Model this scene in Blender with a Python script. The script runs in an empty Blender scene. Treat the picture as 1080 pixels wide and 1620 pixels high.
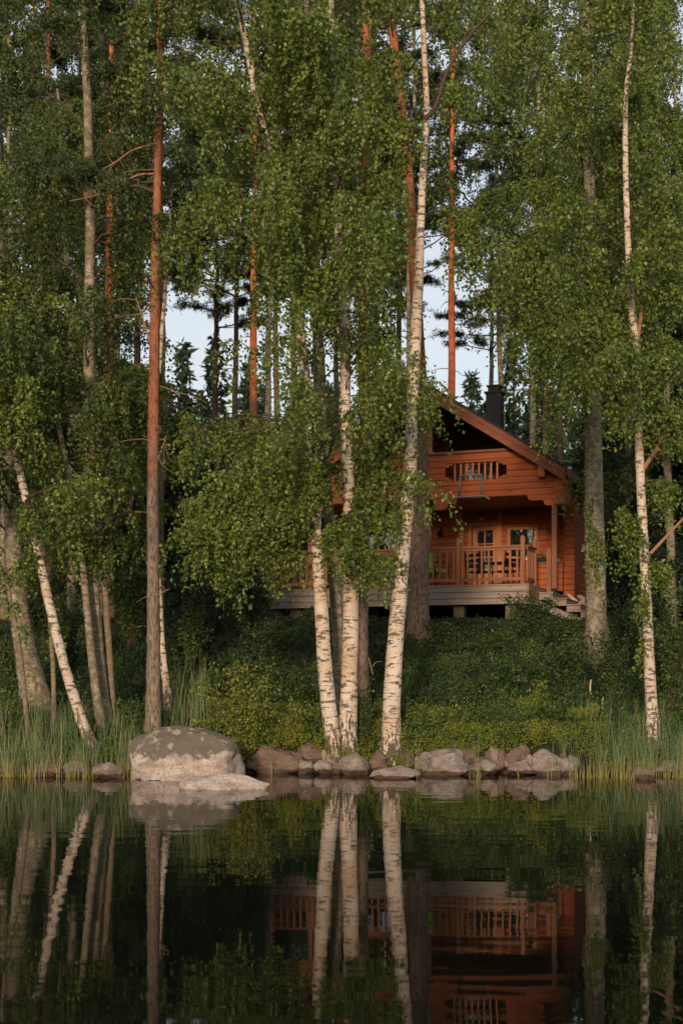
import bpy, bmesh, math, random
import numpy as np
from mathutils import Vector, noise
rng = np.random.default_rng(7)
random.seed(7)
SC = bpy.context.scene
COL = SC.collection
F = 2250.0; CX = 540.0; HY = 1090.0; CH = 1.4      # lens in photo pixels, horizon row, camera height

# ------------------------------------------------------------------ terrain
def ss(a, b, x):
    t = min(1.0, max(0.0, (x - a) / (b - a))); return t * t * (3 - 2 * t)
def shore(X):
    return 23.62 + 0.18 * math.sin(X * 1.3 + 0.6) + 0.10 * math.sin(X * 3.1) + (0.5 * ss(4.0, 6.5, abs(X)))
def ground(X, Y):
    s = shore(X) if abs(X) < 40 else 23.7 + 8 * ss(40, 120, abs(X))
    if Y < s:
        z = -1.6 * ss(0, 5, s - Y) - 0.05
        if Y < -100: z = -1.6 + 7 * ss(-110, -190, Y) if False else z
        if Y < -110: z = -1.6 + 6.0 * ss(0, 60, -110 - Y)
        return z
    d = Y - s
    z = -0.05 + 0.40 * ss(0, 0.75, d) + 0.24 * min(d, 11.3)
    if d > 11.3: z += 0.02 * min(d - 11.3, 12) + 0.10 * max(0, min(d - 23, 30)) + 0.10 * max(0, min(d - 60, 90))
    b = 0.09 * noise.noise(Vector((X * 0.7, Y * 0.7, 0))) + 0.05 * noise.noise(Vector((X * 2.1, Y * 2.1, 3)))
    return z + b * min(1, d)
def P(x, y, D):
    return np.array([(x - CX) / F * D, D, CH + (HY - y) / F * D])
def gd(x, y):
    D = 22.5
    while D < 90:
        p = P(x, y, D)
        if p[2] <= ground(p[0], D): return D
        D += 0.04
    return 90

# ------------------------------------------------------------------ object helpers
def tag(o, label=None, cat=None, group=None, kind=None):
    if label: o['label'] = label
    if cat: o['category'] = cat
    if group: o['group'] = group
    if kind: o['kind'] = kind
    return o
def empty(name, loc, rz=0):
    o = bpy.data.objects.new(name, None); COL.objects.link(o)
    o.location = loc; o.rotation_euler = (0, 0, rz); o.empty_display_size = 0.3
    return o
def link(name, me, parent=None, loc=None):
    o = bpy.data.objects.new(name, me); COL.objects.link(o)
    if parent: o.parent = parent
    if loc is not None: o.location = loc
    return o
def np_mesh(name, V, faces_sizes, loops, mats, mat_idx=None, rnd=None, smooth=False):
    me = bpy.data.meshes.new(name)
    V = np.asarray(V, dtype=np.float32)
    me.vertices.add(len(V)); me.vertices.foreach_set('co', V.ravel())
    loops = np.asarray(loops, dtype=np.int32).ravel()
    fs = np.asarray(faces_sizes, dtype=np.int32)
    me.loops.add(len(loops)); me.loops.foreach_set('vertex_index', loops)
    me.polygons.add(len(fs))
    st = np.concatenate([[0], np.cumsum(fs)[:-1]]).astype(np.int32)
    me.polygons.foreach_set('loop_start', st)
    if mat_idx is not None: me.polygons.foreach_set('material_index', np.asarray(mat_idx, dtype=np.int32))
    me.update(calc_edges=True)
    me.polygons.foreach_set('use_smooth', np.full(len(fs), smooth))
    for m in mats: me.materials.append(m)
    if rnd is not None:
        a = me.attributes.new('rnd', 'FLOAT', 'FACE'); a.data.foreach_set('value', np.asarray(rnd, dtype=np.float32))
    return me

class MB:
    """collects quads / tubes in numpy for one mesh"""
    def __init__(s): s.V = []; s.L = []; s.S = []; s.M = []; s.R = []; s.n = 0
    def add(s, V, faces, mat=0, rnd=None):
        V = np.asarray(V, float).reshape(-1, 3); faces = np.asarray(faces, int)
        s.V.append(V); s.L.append((faces + s.n).ravel()); s.S.append(np.full(len(faces), faces.shape[1]))
        s.M.append(np.full(len(faces), mat)); s.R.append(np.full(len(faces), 0.5) if rnd is None else rnd); s.n += len(V)
    def tube(s, pts, rad, sides=8, mat=0, rough=0.0, cap=True):
        pts = np.asarray(pts, float); n = len(pts); rad = np.broadcast_to(np.asarray(rad, float), (n,)).copy()
        T = np.gradient(pts, axis=0); T /= np.linalg.norm(T, axis=1)[:, None] + 1e-9
        ref = np.array([0.0, 1.0, 0.0]) if abs(T[0][1]) < 0.9 else np.array([1.0, 0, 0])
        A = np.cross(T, ref); A /= np.linalg.norm(A, axis=1)[:, None] + 1e-9
        B = np.cross(T, A)
        th = np.linspace(0, 2 * math.pi, sides, endpoint=False)
        r = rad[:, None] * (1 + (rng.normal(0, rough, (n, sides)) if rough else 0))
        V = pts[:, None, :] + r[..., None] * (np.cos(th)[None, :, None] * A[:, None, :] + np.sin(th)[None, :, None] * B[:, None, :])
        i = np.arange(n - 1)[:, None] * sides; j = np.arange(sides)[None, :]; k = (j + 1) % sides
        f = np.stack([i + j, i + k, i + sides + k, i + sides + j], -1).reshape(-1, 4)
        s.add(V, f, mat)
        if cap:
            s.L.append(np.arange(sides)[::-1] + s.n - n * sides); s.S.append([sides]); s.M.append([mat]); s.R.append([0.5])
            s.L.append(np.arange(sides) + s.n - sides); s.S.append([sides]); s.M.append([mat]); s.R.append([0.5])
    def box(s, x0, x1, y0, y1, z0, z1, mat=0):
        V = [(x0,y0,z0),(x1,y0,z0),(x1,y1,z0),(x0,y1,z0),(x0,y0,z1),(x1,y0,z1),(x1,y1,z1),(x0,y1,z1)]
        s.add(V, [(0,3,2,1),(4,5,6,7),(0,1,5,4),(1,2,6,5),(2,3,7,6),(3,0,4,7)], mat)
    def bar(s, p, q, w, h, mat=0):
        p = np.asarray(p, float); q = np.asarray(q, float); t = q - p; t /= np.linalg.norm(t)
        up = np.array([0, 0, 1.0]) if abs(t[2]) < 0.9 else np.array([0, 1.0, 0])
        a = np.cross(t, up); a /= np.linalg.norm(a); b = np.cross(a, t)
        V = [c + sx * a * w / 2 + sy * b * h / 2 for c in (p, q) for sx, sy in ((-1,-1),(1,-1),(1,1),(-1,1))]
        s.add(V, [(0,1,2,3),(7,6,5,4),(0,4,5,1),(1,5,6,2),(2,6,7,3),(3,7,4,0)], mat)
    def prism(s, poly, y0, y1, mat=0):
        """polygon in x,z extruded along y"""
        n = len(poly); V = [(x, y0, z) for x, z in poly] + [(x, y1, z) for x, z in poly]
        b = s.n; s.V.append(np.array(V, float)); s.n += 2 * n
        for f in [list(range(n)), list(range(2*n-1, n-1, -1))]:
            s.L.append(np.array(f) + b); s.S.append([n]); s.M.append([mat]); s.R.append([0.5])
        for i in range(n):
            j = (i + 1) % n
            s.L.append(np.array([i, n + i, n + j, j]) + b); s.S.append([4]); s.M.append([mat]); s.R.append([0.5])
    def mesh(s, name, mats, smooth=False, origin=None):
        V = np.concatenate(s.V)
        if origin is not None: V = V - np.asarray(origin)
        if not isinstance(mats, (list, tuple)): mats = [mats]
        return np_mesh(name, V, np.concatenate(s.S), np.concatenate(s.L), mats, np.concatenate(s.M), np.concatenate(s.R), smooth)
    def build(s, name, mats, parent=None, smooth=False, bevel=0, origin=None):
        o = link(name, s.mesh(name, mats, smooth, origin), parent)
        if bevel:
            m = o.modifiers.new('bevel', 'BEVEL'); m.width = bevel; m.segments = 2; m.limit_method = 'ANGLE'
        return o

# ------------------------------------------------------------------ materials
def mat(name):
    m = bpy.data.materials.new(name); m.use_nodes = True
    nt = m.node_tree; b = nt.nodes['Principled BSDF']
    return m, nt, b
def N(nt, t, **kw):
    n = nt.nodes.new(t)
    for k, v in kw.items():
        if k.startswith('i_'):
            key = k[2:]; key = int(key) if key.isdigit() else key.replace('_', ' ')
            n.inputs[key].default_value = v
        else: setattr(n, k, v)
    return n
def ramp(nt, src, stops, interp='LINEAR'):
    r = nt.nodes.new('ShaderNodeValToRGB'); r.color_ramp.interpolation = interp
    e = r.color_ramp.elements
    while len(e) < len(stops): e.new(0.5)
    for i, (p, c) in enumerate(stops):
        e[i].position = p; e[i].color = (*c, 1) if len(c) == 3 else c
    nt.links.new(src, r.inputs[0]); return r
def coords(nt, scale=(1, 1, 1), kind='Object'):
    tc = nt.nodes.new('ShaderNodeTexCoord'); mp = nt.nodes.new('ShaderNodeMapping')
    mp.inputs['Scale'].default_value = scale
    oi = nt.nodes.new('ShaderNodeObjectInfo'); mu = nt.nodes.new('ShaderNodeVectorMath'); mu.operation = 'MULTIPLY_ADD'
    mu.inputs[0].default_value = (37, 23, 51); nt.links.new(oi.outputs['Random'], mu.inputs[1]); nt.links.new(tc.outputs[kind], mu.inputs[2])
    nt.links.new(mu.outputs[0], mp.inputs[0]); return mp.outputs[0]
def nz(nt, vec, scale, detail=4, rough=0.55, dist=0):
    n = N(nt, 'ShaderNodeTexNoise'); n.inputs['Scale'].default_value = scale; n.inputs['Detail'].default_value = detail
    n.inputs['Roughness'].default_value = rough; n.inputs['Distortion'].default_value = dist
    nt.links.new(vec, n.inputs['Vector']); return n.outputs['Fac']
def mixc(nt, fac, a, b, mode='MIX'):
    m = N(nt, 'ShaderNodeMix', data_type='RGBA', blend_type=mode)
    if isinstance(fac, (int, float)): m.inputs[0].default_value = fac
    else: nt.links.new(fac, m.inputs[0])
    for v, i in ((a, 6), (b, 7)):
        if isinstance(v, tuple): m.inputs[i].default_value = (*v, 1)
        else: nt.links.new(v, m.inputs[i])
    return m.outputs[2]
def bump(nt, h, b, strength=0.5, dist=0.01):
    n = N(nt, 'ShaderNodeBump'); n.inputs['Strength'].default_value = strength; n.inputs['Distance'].default_value = dist
    nt.links.new(h, n.inputs['Height']); nt.links.new(n.outputs[0], b.inputs['Normal'])

def leaf_mat(name, stops, trans=0.35, rough=0.5, spec=0.35, patch=0.35):
    m, nt, b = mat(name)
    at = N(nt, 'ShaderNodeAttribute', attribute_name='rnd')
    v = coords(nt, kind='Object'); n = nz(nt, v, 0.9, 3)
    mx = N(nt, 'ShaderNodeMath', operation='MULTIPLY_ADD'); nt.links.new(n, mx.inputs[0]); mx.inputs[1].default_value = patch * 2; mx.inputs[2].default_value = -patch
    ad = N(nt, 'ShaderNodeMath', operation='ADD', use_clamp=True); nt.links.new(at.outputs['Fac'], ad.inputs[0]); nt.links.new(mx.outputs[0], ad.inputs[1])
    r = ramp(nt, ad.outputs[0], stops)
    if name == 'reed':
        tc = N(nt, 'ShaderNodeTexCoord'); g = N(nt, 'ShaderNodeSeparateXYZ'); nt.links.new(tc.outputs['Object'], g.inputs[0])
        zz = ramp(nt, g.outputs[2], [(.0, (1,1,1)), (.30, (0,0,0))]).outputs[0]
        rc = mixc(nt, zz, r.outputs[0], (.24,.20,.05))
        class _r: outputs = [rc]
        r = _r
    nt.links.new(r.outputs[0], b.inputs['Base Color']); b.inputs['Roughness'].default_value = rough
    b.inputs['Specular IOR Level'].default_value = spec
    t = N(nt, 'ShaderNodeBsdfTranslucent'); hs = N(nt, 'ShaderNodeHueSaturation'); hs.inputs['Value'].default_value = 1.5; hs.inputs['Hue'].default_value = 0.485
    nt.links.new(r.outputs[0], hs.inputs['Color']); nt.links.new(hs.outputs[0], t.inputs['Color'])
    ms = N(nt, 'ShaderNodeMixShader'); ms.inputs[0].default_value = trans
    nt.links.new(b.outputs[0], ms.inputs[1]); nt.links.new(t.outputs[0], ms.inputs[2])
    nt.links.new(ms.outputs[0], nt.nodes['Material Output'].inputs[0])
    return m
M = {}
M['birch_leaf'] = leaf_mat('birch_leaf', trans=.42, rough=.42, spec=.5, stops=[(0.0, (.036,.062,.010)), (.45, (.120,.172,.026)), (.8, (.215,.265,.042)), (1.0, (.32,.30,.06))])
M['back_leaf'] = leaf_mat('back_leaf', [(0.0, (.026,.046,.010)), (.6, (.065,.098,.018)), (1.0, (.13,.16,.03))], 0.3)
M['pine_needle'] = leaf_mat('pine_needle', [(0.0, (.022,.040,.014)), (.6, (.045,.072,.022)), (1.0, (.085,.095,.035))], 0.1)
M['spruce_needle'] = leaf_mat('spruce_needle', [(0.0, (.010,.022,.010)), (.7, (.022,.042,.015)), (1.0, (.04,.06,.02))], 0.05)
M['shrub_leaf'] = leaf_mat('shrub_leaf', [(0.0, (.06,.095,.012)), (.5, (.15,.18,.022)), (.85, (.27,.25,.03)), (1.0, (.28,.22,.04))])
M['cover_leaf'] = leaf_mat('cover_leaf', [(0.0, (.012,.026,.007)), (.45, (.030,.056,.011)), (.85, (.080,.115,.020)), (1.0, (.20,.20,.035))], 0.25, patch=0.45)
M['reed'] = leaf_mat('reed', [(0.0, (.05,.09,.03)), (.6, (.09,.15,.045)), (.88, (.15,.18,.06)), (1.0, (.34,.27,.13))], 0.25)

def birch_bark(name, pale, moss=0.0, dark=0.5):
    m, nt, b = mat(name)
    v = coords(nt, (1, 1, 1)); vz = coords(nt, (5, 5, 34)); vp = coords(nt, (3.5, 3.5, 6.5))
    base = mixc(nt, nz(nt, v, 5, 4), pale, tuple(c * 0.78 for c in pale))
    base = mixc(nt, ramp(nt, nz(nt, v, 1.7, 3), [(.42, (0,0,0)), (.7, (1,1,1))]).outputs[0], base, tuple(c * f for c, f in zip(pale, (.72, .60, .50))))
    dash = ramp(nt, nz(nt, vz, 1.2, 5, .7), [(.585, (0,0,0)), (.63, (1,1,1))]).outputs[0]
    base = mixc(nt, dash, base, (.10,.072,.052))
    pat = ramp(nt, nz(nt, coords(nt, (4.5, 4.5, 13)), 1.25, 6, .65, .4), [(.60 - dark * .09, (0,0,0)), (.645 - dark * .09, (1,1,1))]).outputs[0]
    base = mixc(nt, pat, base, mixc(nt, nz(nt, v, 40, 3), (.055,.045,.033), (.20,.16,.11)))
    # rough dark bark at the foot
    tc = N(nt, 'ShaderNodeTexCoord'); sx = N(nt, 'ShaderNodeSeparateXYZ'); nt.links.new(tc.outputs['Object'], sx.inputs[0])
    mr = N(nt, 'ShaderNodeMapRange'); mr.inputs[1].default_value = 0.0; mr.inputs[2].default_value = 1.3; mr.inputs[3].default_value = 0.22; mr.inputs[4].default_value = -0.10
    nt.links.new(sx.outputs[2], mr.inputs[0])
    ad = N(nt, 'ShaderNodeMath', operation='ADD'); nt.links.new(mr.outputs[0], ad.inputs[0]); nt.links.new(nz(nt, coords(nt, (9, 9, 2.5)), 2, 5, .65), ad.inputs[1])
    foot = ramp(nt, ad.outputs[0], [(.60, (0,0,0)), (.68, (1,1,1))]).outputs[0]
    base = mixc(nt, foot, base, (.09,.068,.045))
    if moss:
        ms = ramp(nt, nz(nt, coords(nt, (6, 6, 4)), 1.6, 7, .75), [(.5 - moss * .2, (0,0,0)), (.6, (1,1,1))]).outputs[0]
        base = mixc(nt, ms, base, (.13,.115,.065))
    nt.links.new(base, b.inputs['Base Color']); b.inputs['Roughness'].default_value = .75; b.inputs['Specular IOR Level'].default_value = .25
    bump(nt, nz(nt, coords(nt, (8, 8, 30)), 2, 6, .7), b, .9, .016)
    return m
M['birch'] = birch_bark('birch_bark', (.66,.54,.43), 0, .75)
M['birch_grey'] = birch_bark('grey_birch_bark', (.42,.34,.26), .55, 1.0)
M['birch_moss'] = birch_bark('mossy_birch_bark', (.52,.43,.33), .62, .9)
M['birch_young'] = birch_bark('young_birch_bark', (.33,.225,.155), .35, .8)
def pine_bark(name, z0, z1, up=(.30,.120,.064), low=(.19,.14,.105)):
    m, nt, b = mat(name)
    v = coords(nt, (1, 1, 1)); vs = coords(nt, (16, 16, 5))
    plates = nz(nt, vs, 1.6, 6, .65, .3)
    lowc = ramp(nt, plates, [(.36, tuple(c * .35 for c in low)), (.5, low), (.68, tuple(c * 1.55 for c in low))]).outputs[0]
    upc = ramp(nt, nz(nt, coords(nt, (7, 7, 3.5)), 2.0, 6, .7, .5), [(.36, tuple(c * .4 for c in up)), (.47, tuple(c * .85 for c in up)), (.62, up), (.75, tuple(min(1, c * 1.35) for c in up))]).outputs[0]
    tc = N(nt, 'ShaderNodeTexCoord'); sx = N(nt, 'ShaderNodeSeparateXYZ'); nt.links.new(tc.outputs['Object'], sx.inputs[0])
    mr = N(nt, 'ShaderNodeMapRange'); mr.inputs[1].default_value = z0; mr.inputs[2].default_value = z1; mr.inputs[3].default_value = -.3; mr.inputs[4].default_value = 1.3
    nt.links.new(sx.outputs[2], mr.inputs[0])
    ad = N(nt, 'ShaderNodeMath', operation='MULTIPLY_ADD'); nt.links.new(nz(nt, v, 2.5, 5), ad.inputs[0]); ad.inputs[1].default_value = 1.0; nt.links.new(mr.outputs[0], ad.inputs[2])
    f = ramp(nt, ad.outputs[0], [(.55, (0,0,0)), (.95, (1,1,1))]).outputs[0]
    nt.links.new(mixc(nt, f, lowc, upc), b.inputs['Base Color']); b.inputs['Roughness'].default_value = .85; b.inputs['Specular IOR Level'].default_value = .2
    bump(nt, plates, b, .9, .03)
    return m
M['pine'] = pine_bark('pine_bark', 3.0, 7.5)
M['pine_far'] = pine_bark('far_pine_bark', 6.0, 10.0, (.50,.135,.048), (.13,.085,.06))
M['pine_big'] = pine_bark('big_pine_bark', 5.5, 7.5, (.38,.12,.05), (.20,.13,.095))
def plain(name, c, rough=.7, var=.25, scale=6, spec=.3, metal=0, b_=0):
    m, nt, b = mat(name); v = coords(nt)
    nt.links.new(mixc(nt, nz(nt, v, scale, 5), tuple(x * (1 - var) for x in c), tuple(min(1, x * (1 + var)) for x in c)), b.inputs['Base Color'])
    b.inputs['Roughness'].default_value = rough; b.inputs['Specular IOR Level'].default_value = spec; b.inputs['Metallic'].default_value = metal
    if b_: bump(nt, nz(nt, v, scale * 4, 5), b, .5, b_)
    return m
M['limb'] = plain('branch_bark', (.075,.045,.032), .85, .4, 9)
M['dead_limb'] = plain('dead_branch_bark', (.27,.14,.085), .85, .4, 9)
M['twig'] = plain('twig_bark', (.07,.04,.028), .8, .2, 9)
M['spruce_bark'] = plain('spruce_bark', (.07,.05,.04), .9, .4, 9, .2, 0, .02)

def wood(name, c, axis=0, var=.3, rough=.6, knots=True, spec=.3):
    """sawn timber: streaks along one local axis"""
    m, nt, b = mat(name)
    sc = [14, 14, 14]; sc[axis] = .7
    v = coords(nt, tuple(sc)); n1 = nz(nt, v, 1.4, 6, .65, .3)
    r = ramp(nt, n1, [(.3, tuple(x * (1 - var) for x in c)), (.5, c), (.72, tuple(min(1, x * (1 + var)) for x in c))]).outputs[0]
    big = nz(nt, coords(nt), .9, 3)
    r = mixc(nt, ramp(nt, big, [(.4, (0,0,0)), (.7, (.6,.6,.6))]).outputs[0], r, tuple(x * .72 for x in c))
    # one tone per board course
    tc = N(nt, 'ShaderNodeTexCoord'); sx = N(nt, 'ShaderNodeSeparateXYZ'); nt.links.new(tc.outputs['Object'], sx.inputs[0])
    if knots:
        w = N(nt, 'ShaderNodeTexVoronoi'); w.inputs['Scale'].default_value = 1.0
        nt.links.new(coords(nt, (1.6 if axis == 0 else 7, 7 if axis == 0 else 1.6, 7)), w.inputs['Vector'])
        k = ramp(nt, w.outputs['Distance'], [(.07, (1,1,1)), (.13, (0,0,0))]).outputs[0]
        r = mixc(nt, k, r, tuple(x * .3 for x in c))
    nt.links.new(r, b.inputs['Base Color']); b.inputs['Roughness'].default_value = rough; b.inputs['Specular IOR Level'].default_value = spec
    bump(nt, n1, b, .4, .004)
    return m
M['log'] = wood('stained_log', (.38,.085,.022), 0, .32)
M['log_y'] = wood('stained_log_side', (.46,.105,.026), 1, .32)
M['gable'] = wood('shaded_gable_board', (.13,.038,.016), 0, .3)  # darker than the logs: shade under the roof overhang put into the board colour
M['trim'] = wood('stained_trim', (.50,.18,.06), 2, .25, knots=False)
M['fascia'] = wood('red_brown_fascia', (.24,.070,.028), 0, .25, knots=False)
M['rail'] = wood('rail_wood', (.24,.092,.042), 2, .3, knots=False)
M['rail_x'] = wood('rail_wood_long', (.24,.092,.042), 0, .3, knots=False)
M['deck'] = wood('grey_deck_board', (.25,.19,.145), 0, .28)
M['deck_y'] = wood('deck_side_board', (.25,.16,.10), 1, .28)
M['post'] = wood('pier_wood', (.15,.115,.08), 2, .3, knots=False)
M['soffit'] = wood('soffit_board', (.22,.07,.025), 1, .2, knots=False)
M['roof'] = plain('dark_roofing', (.022,.024,.026), .75, .3, 20, .3)
M['black'] = plain('black_metal', (.007,.007,.008), .6, .2, 10, .25)
M['grey_metal'] = plain('grey_paint', (.17,.155,.14), .5, .15, 12, .4)
M['white'] = plain('white_paint', (.62,.60,.55), .5, .06, 10)
M['lime'] = plain('lime_fabric', (.30,.50,.035), .85, .12, 14)
M['driftwood'] = wood('bleached_wood', (.62,.47,.34), 2, .35, .8, False)
def glass():
    m, nt, b = mat('window_glass'); b.inputs['Base Color'].default_value = (.012,.012,.013,1); b.inputs['Roughness'].default_value = .015
    b.inputs['Specular IOR Level'].default_value = 1.0; b.inputs['IOR'].default_value = 1.9
    bump(nt, nz(nt, coords(nt), 1.3, 2), b, .12, .01); return m
M['glass'] = glass()
def rock(name, base, lichen=.5):
    m, nt, b = mat(name); v = coords(nt)
    c = mixc(nt, nz(nt, v, 2.2, 6, .65), tuple(x * .6 for x in base), tuple(x * 1.3 for x in base))
    sp = ramp(nt, nz(nt, v, 45, 4, .8), [(.4, (0,0,0)), (.62, (1,1,1))]).outputs[0]
    c = mixc(nt, sp, c, tuple(min(1, x * 1.6) for x in base))
    sp2 = ramp(nt, nz(nt, v, 23, 5, .8), [(.36, (1,1,1)), (.44, (0,0,0))]).outputs[0]
    c = mixc(nt, sp2, c, tuple(x * .35 for x in base))
    # dark algae patches above, pink wet rim near the water
    tc = N(nt, 'ShaderNodeTexCoord'); g = N(nt, 'ShaderNodeSeparateXYZ'); nt.links.new(tc.outputs['Object'], g.inputs[0])
    def zr(z0, z1, a, bb):
        mr = N(nt, 'ShaderNodeMapRange'); mr.inputs[1].default_value = z0; mr.inputs[2].default_value = z1; mr.inputs[3].default_value = a; mr.inputs[4].default_value = bb
        nt.links.new(g.outputs[2], mr.inputs[0])
        ad = N(nt, 'ShaderNodeMath', operation='ADD'); nt.links.new(mr.outputs[0], ad.inputs[0]); nt.links.new(nz(nt, v, 5, 5, .6), ad.inputs[1]); return ad.outputs[0]
    up = ramp(nt, zr(.22, .48, -.22, .12), [(.44, (0,0,0)), (.55, (.92,.92,.92))]).outputs[0]
    c = mixc(nt, ramp(nt, nz(nt, coords(nt, (1, 1, 2.5)), 3.1, 6, .7), [(.45, (0,0,0)), (.66, (.8,.8,.8))]).outputs[0], c, tuple(x * f for x, f in zip(base, (.55, .42, .36))))
    c = mixc(nt, up, c, (.125,.10,.072))
    vo = N(nt, 'ShaderNodeTexVoronoi'); vo.inputs['Scale'].default_value = 5; nt.links.new(v, vo.inputs['Vector'])
    li = N(nt, 'ShaderNodeMath', operation='MULTIPLY_ADD'); nt.links.new(nz(nt, v, 14, 4), li.inputs[0]); li.inputs[1].default_value = .75; nt.links.new(vo.outputs['Distance'], li.inputs[2])
    lf = ramp(nt, li.outputs[0], [(.47 + .13 * lichen, (1,1,1)), (.51 + .13 * lichen, (0,0,0))]).outputs[0]
    lm = mixc(nt, lf, (0,0,0), up)
    c = mixc(nt, lm, c, (.34,.31,.19))
    wet = ramp(nt, zr(-.02, .07, .25, -.3), [(.52, (0,0,0)), (.60, (1,1,1))]).outputs[0]
    c = mixc(nt, wet, c, (.085,.050,.035))
    nt.links.new(c, b.inputs['Base Color']); b.inputs['Roughness'].default_value = .8; b.inputs['Specular IOR Level'].default_value = .3
    cr = N(nt, 'ShaderNodeTexVoronoi', feature='DISTANCE_TO_EDGE'); cr.inputs['Scale'].default_value = 1.3; cv = N(nt, 'ShaderNodeVectorMath', operation='MULTIPLY_ADD'); cv.inputs[1].default_value = (.5, .5, .5)
    ns = N(nt, 'ShaderNodeTexNoise'); ns.inputs['Scale'].default_value = 3; nt.links.new(v, ns.inputs['Vector']); nt.links.new(ns.outputs['Color'], cv.inputs[0]); nt.links.new(v, cv.inputs[2]); nt.links.new(cv.outputs[0], cr.inputs['Vector'])
    ck = ramp(nt, cr.outputs['Distance'], [(.0, (0,0,0)), (.022, (1,1,1))]).outputs[0]
    hh = N(nt, 'ShaderNodeMath', operation='MULTIPLY_ADD'); nt.links.new(ck, hh.inputs[0]); hh.inputs[1].default_value = .06; nt.links.new(nz(nt, v, 9, 9, .75), hh.inputs[2])
    
    bump(nt, hh.outputs[0], b, 1.0, .06)
    return m
M['boulder'] = rock('boulder_granite', (.42,.345,.295), 1.3)
M['stone'] = rock('shore_stone', (.25,.20,.165), .3)
M['stone_brown'] = rock('brown_shore_stone', (.16,.105,.078), .2)
def soil():
    m, nt, b = mat('forest_floor'); v = coords(nt)
    c = mixc(nt, nz(nt, v, 1.5, 6), (.022,.034,.010), (.05,.045,.02))
    c = mixc(nt, ramp(nt, nz(nt, v, 9, 6, .7), [(.45, (0,0,0)), (.65, (1,1,1))]).outputs[0], c, (.055,.065,.018))
    g = N(nt, 'ShaderNodeSeparateXYZ'); tc = N(nt, 'ShaderNodeTexCoord'); nt.links.new(tc.outputs['Object'], g.inputs[0])
    mr = N(nt, 'ShaderNodeMapRange'); mr.inputs[1].default_value = .15; mr.inputs[2].default_value = .5; mr.inputs[3].default_value = 1; mr.inputs[4].default_value = 0
    nt.links.new(g.outputs[2], mr.inputs[0]); c = mixc(nt, mr.outputs[0], c, (.030,.018,.012))
    nt.links.new(c, b.inputs['Base Color']); b.inputs['Roughness'].default_value = .95; b.inputs['Specular IOR Level'].default_value = .1
    bump(nt, nz(nt, v, 14, 8, .75), b, 1, .08); return m
M['soil'] = soil()
def water():
    m, nt, b = mat('lake_water'); b.inputs['Base Color'].default_value = (.004,.005,.003,1)
    b.inputs['Roughness'].default_value = .0; b.inputs['IOR'].default_value = 1.27; b.inputs['Specular IOR Level'].default_value = .2
    v1 = coords(nt, (.9, 2.6, 1)); v2 = coords(nt, (3.5, 8, 1)); v3 = coords(nt, (.12, .25, 1))
    a = nz(nt, v1, 1.0, 1, .4, .3); c = nz(nt, v2, 1.0, 2, .5); d = nz(nt, v3, 1, 2)
    k = N(nt, 'ShaderNodeMath', operation='MULTIPLY_ADD'); nt.links.new(c, k.inputs[0]); k.inputs[1].default_value = .05; nt.links.new(a, k.inputs[2])
    k2 = N(nt, 'ShaderNodeMath', operation='MULTIPLY'); nt.links.new(k.outputs[0], k2.inputs[0])
    sc = N(nt, 'ShaderNodeMath', operation='MULTIPLY_ADD'); nt.links.new(d, sc.inputs[0]); sc.inputs[1].default_value = 1.6; sc.inputs[2].default_value = -.3
    nt.links.new(sc.outputs[0], k2.inputs[1])
    bump(nt, k2.outputs[0], b, 1.0, .0048)
    return m
M['water'] = water()

# ------------------------------------------------------------------ leaves
def leaves(mb, Pt, size, mat_i=0, down=.5, aspect=.78, jitter=.25, rnd=None, up=None):
    n = len(Pt)
    if n == 0: return
    d = rng.normal(0, 1, (n, 3)); d /= np.linalg.norm(d, axis=1)[:, None]
    d[:, 2] -= down * 1.6
    if up: d[:, 2] += up
    d /= np.linalg.norm(d, axis=1)[:, None]
    r = rng.normal(0, 1, (n, 3)); r[:, 1] *= 1.5          # blades turn to the open water light
    w = np.cross(d, r); w /= np.linalg.norm(w, axis=1)[:, None] + 1e-9
    s = size * rng.uniform(1 - jitter, 1 + jitter, n)
    d = d * s[:, None]; w = w * (s * aspect * .5)[:, None]
    nn = np.cross(d, w); nn /= np.linalg.norm(nn, axis=1)[:, None] + 1e-9; nn = nn * (s * .10)[:, None]
    V = np.stack([Pt, Pt + d * .38 + w + nn, Pt + d, Pt + d * .38 - w + nn], 1).reshape(-1, 3)
    f = np.arange(4 * n).reshape(n, 4)
    if rnd is None: rnd = np.clip(rng.normal(.48, .2, n), 0, 1)
    mb.add(V, f, mat_i, rnd)
def ribbons(mb, A, B, w, mat_i):
    n = len(A)
    t = B - A; side = np.cross(t, rng.normal(0, 1, (n, 3))); side /= np.linalg.norm(side, axis=1)[:, None] + 1e-9
    side *= w / 2
    V = np.stack([A - side, A + side, B + side * .6, B - side * .6], 1).reshape(-1, 3)
    mb.add(V, np.arange(4 * n).reshape(n, 4), mat_i)
def smooth_poly(pts, n):
    pts = np.asarray(pts, float); m = len(pts)
    u = np.linspace(0, m - 1, n); out = np.zeros((n, pts.shape[1]))
    e = np.vstack([2 * pts[0] - pts[1], pts, 2 * pts[-1] - pts[-2]])
    for k, x in enumerate(u):
        i = min(int(x), m - 2); t = x - i; p0, p1, p2, p3 = e[i], e[i+1], e[i+2], e[i+3]
        out[k] = .5 * (2*p1 + (p2-p0)*t + (2*p0-5*p1+4*p2-p3)*t*t + (3*p1-p0-3*p2+p3)*t**3)
    return out
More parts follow.
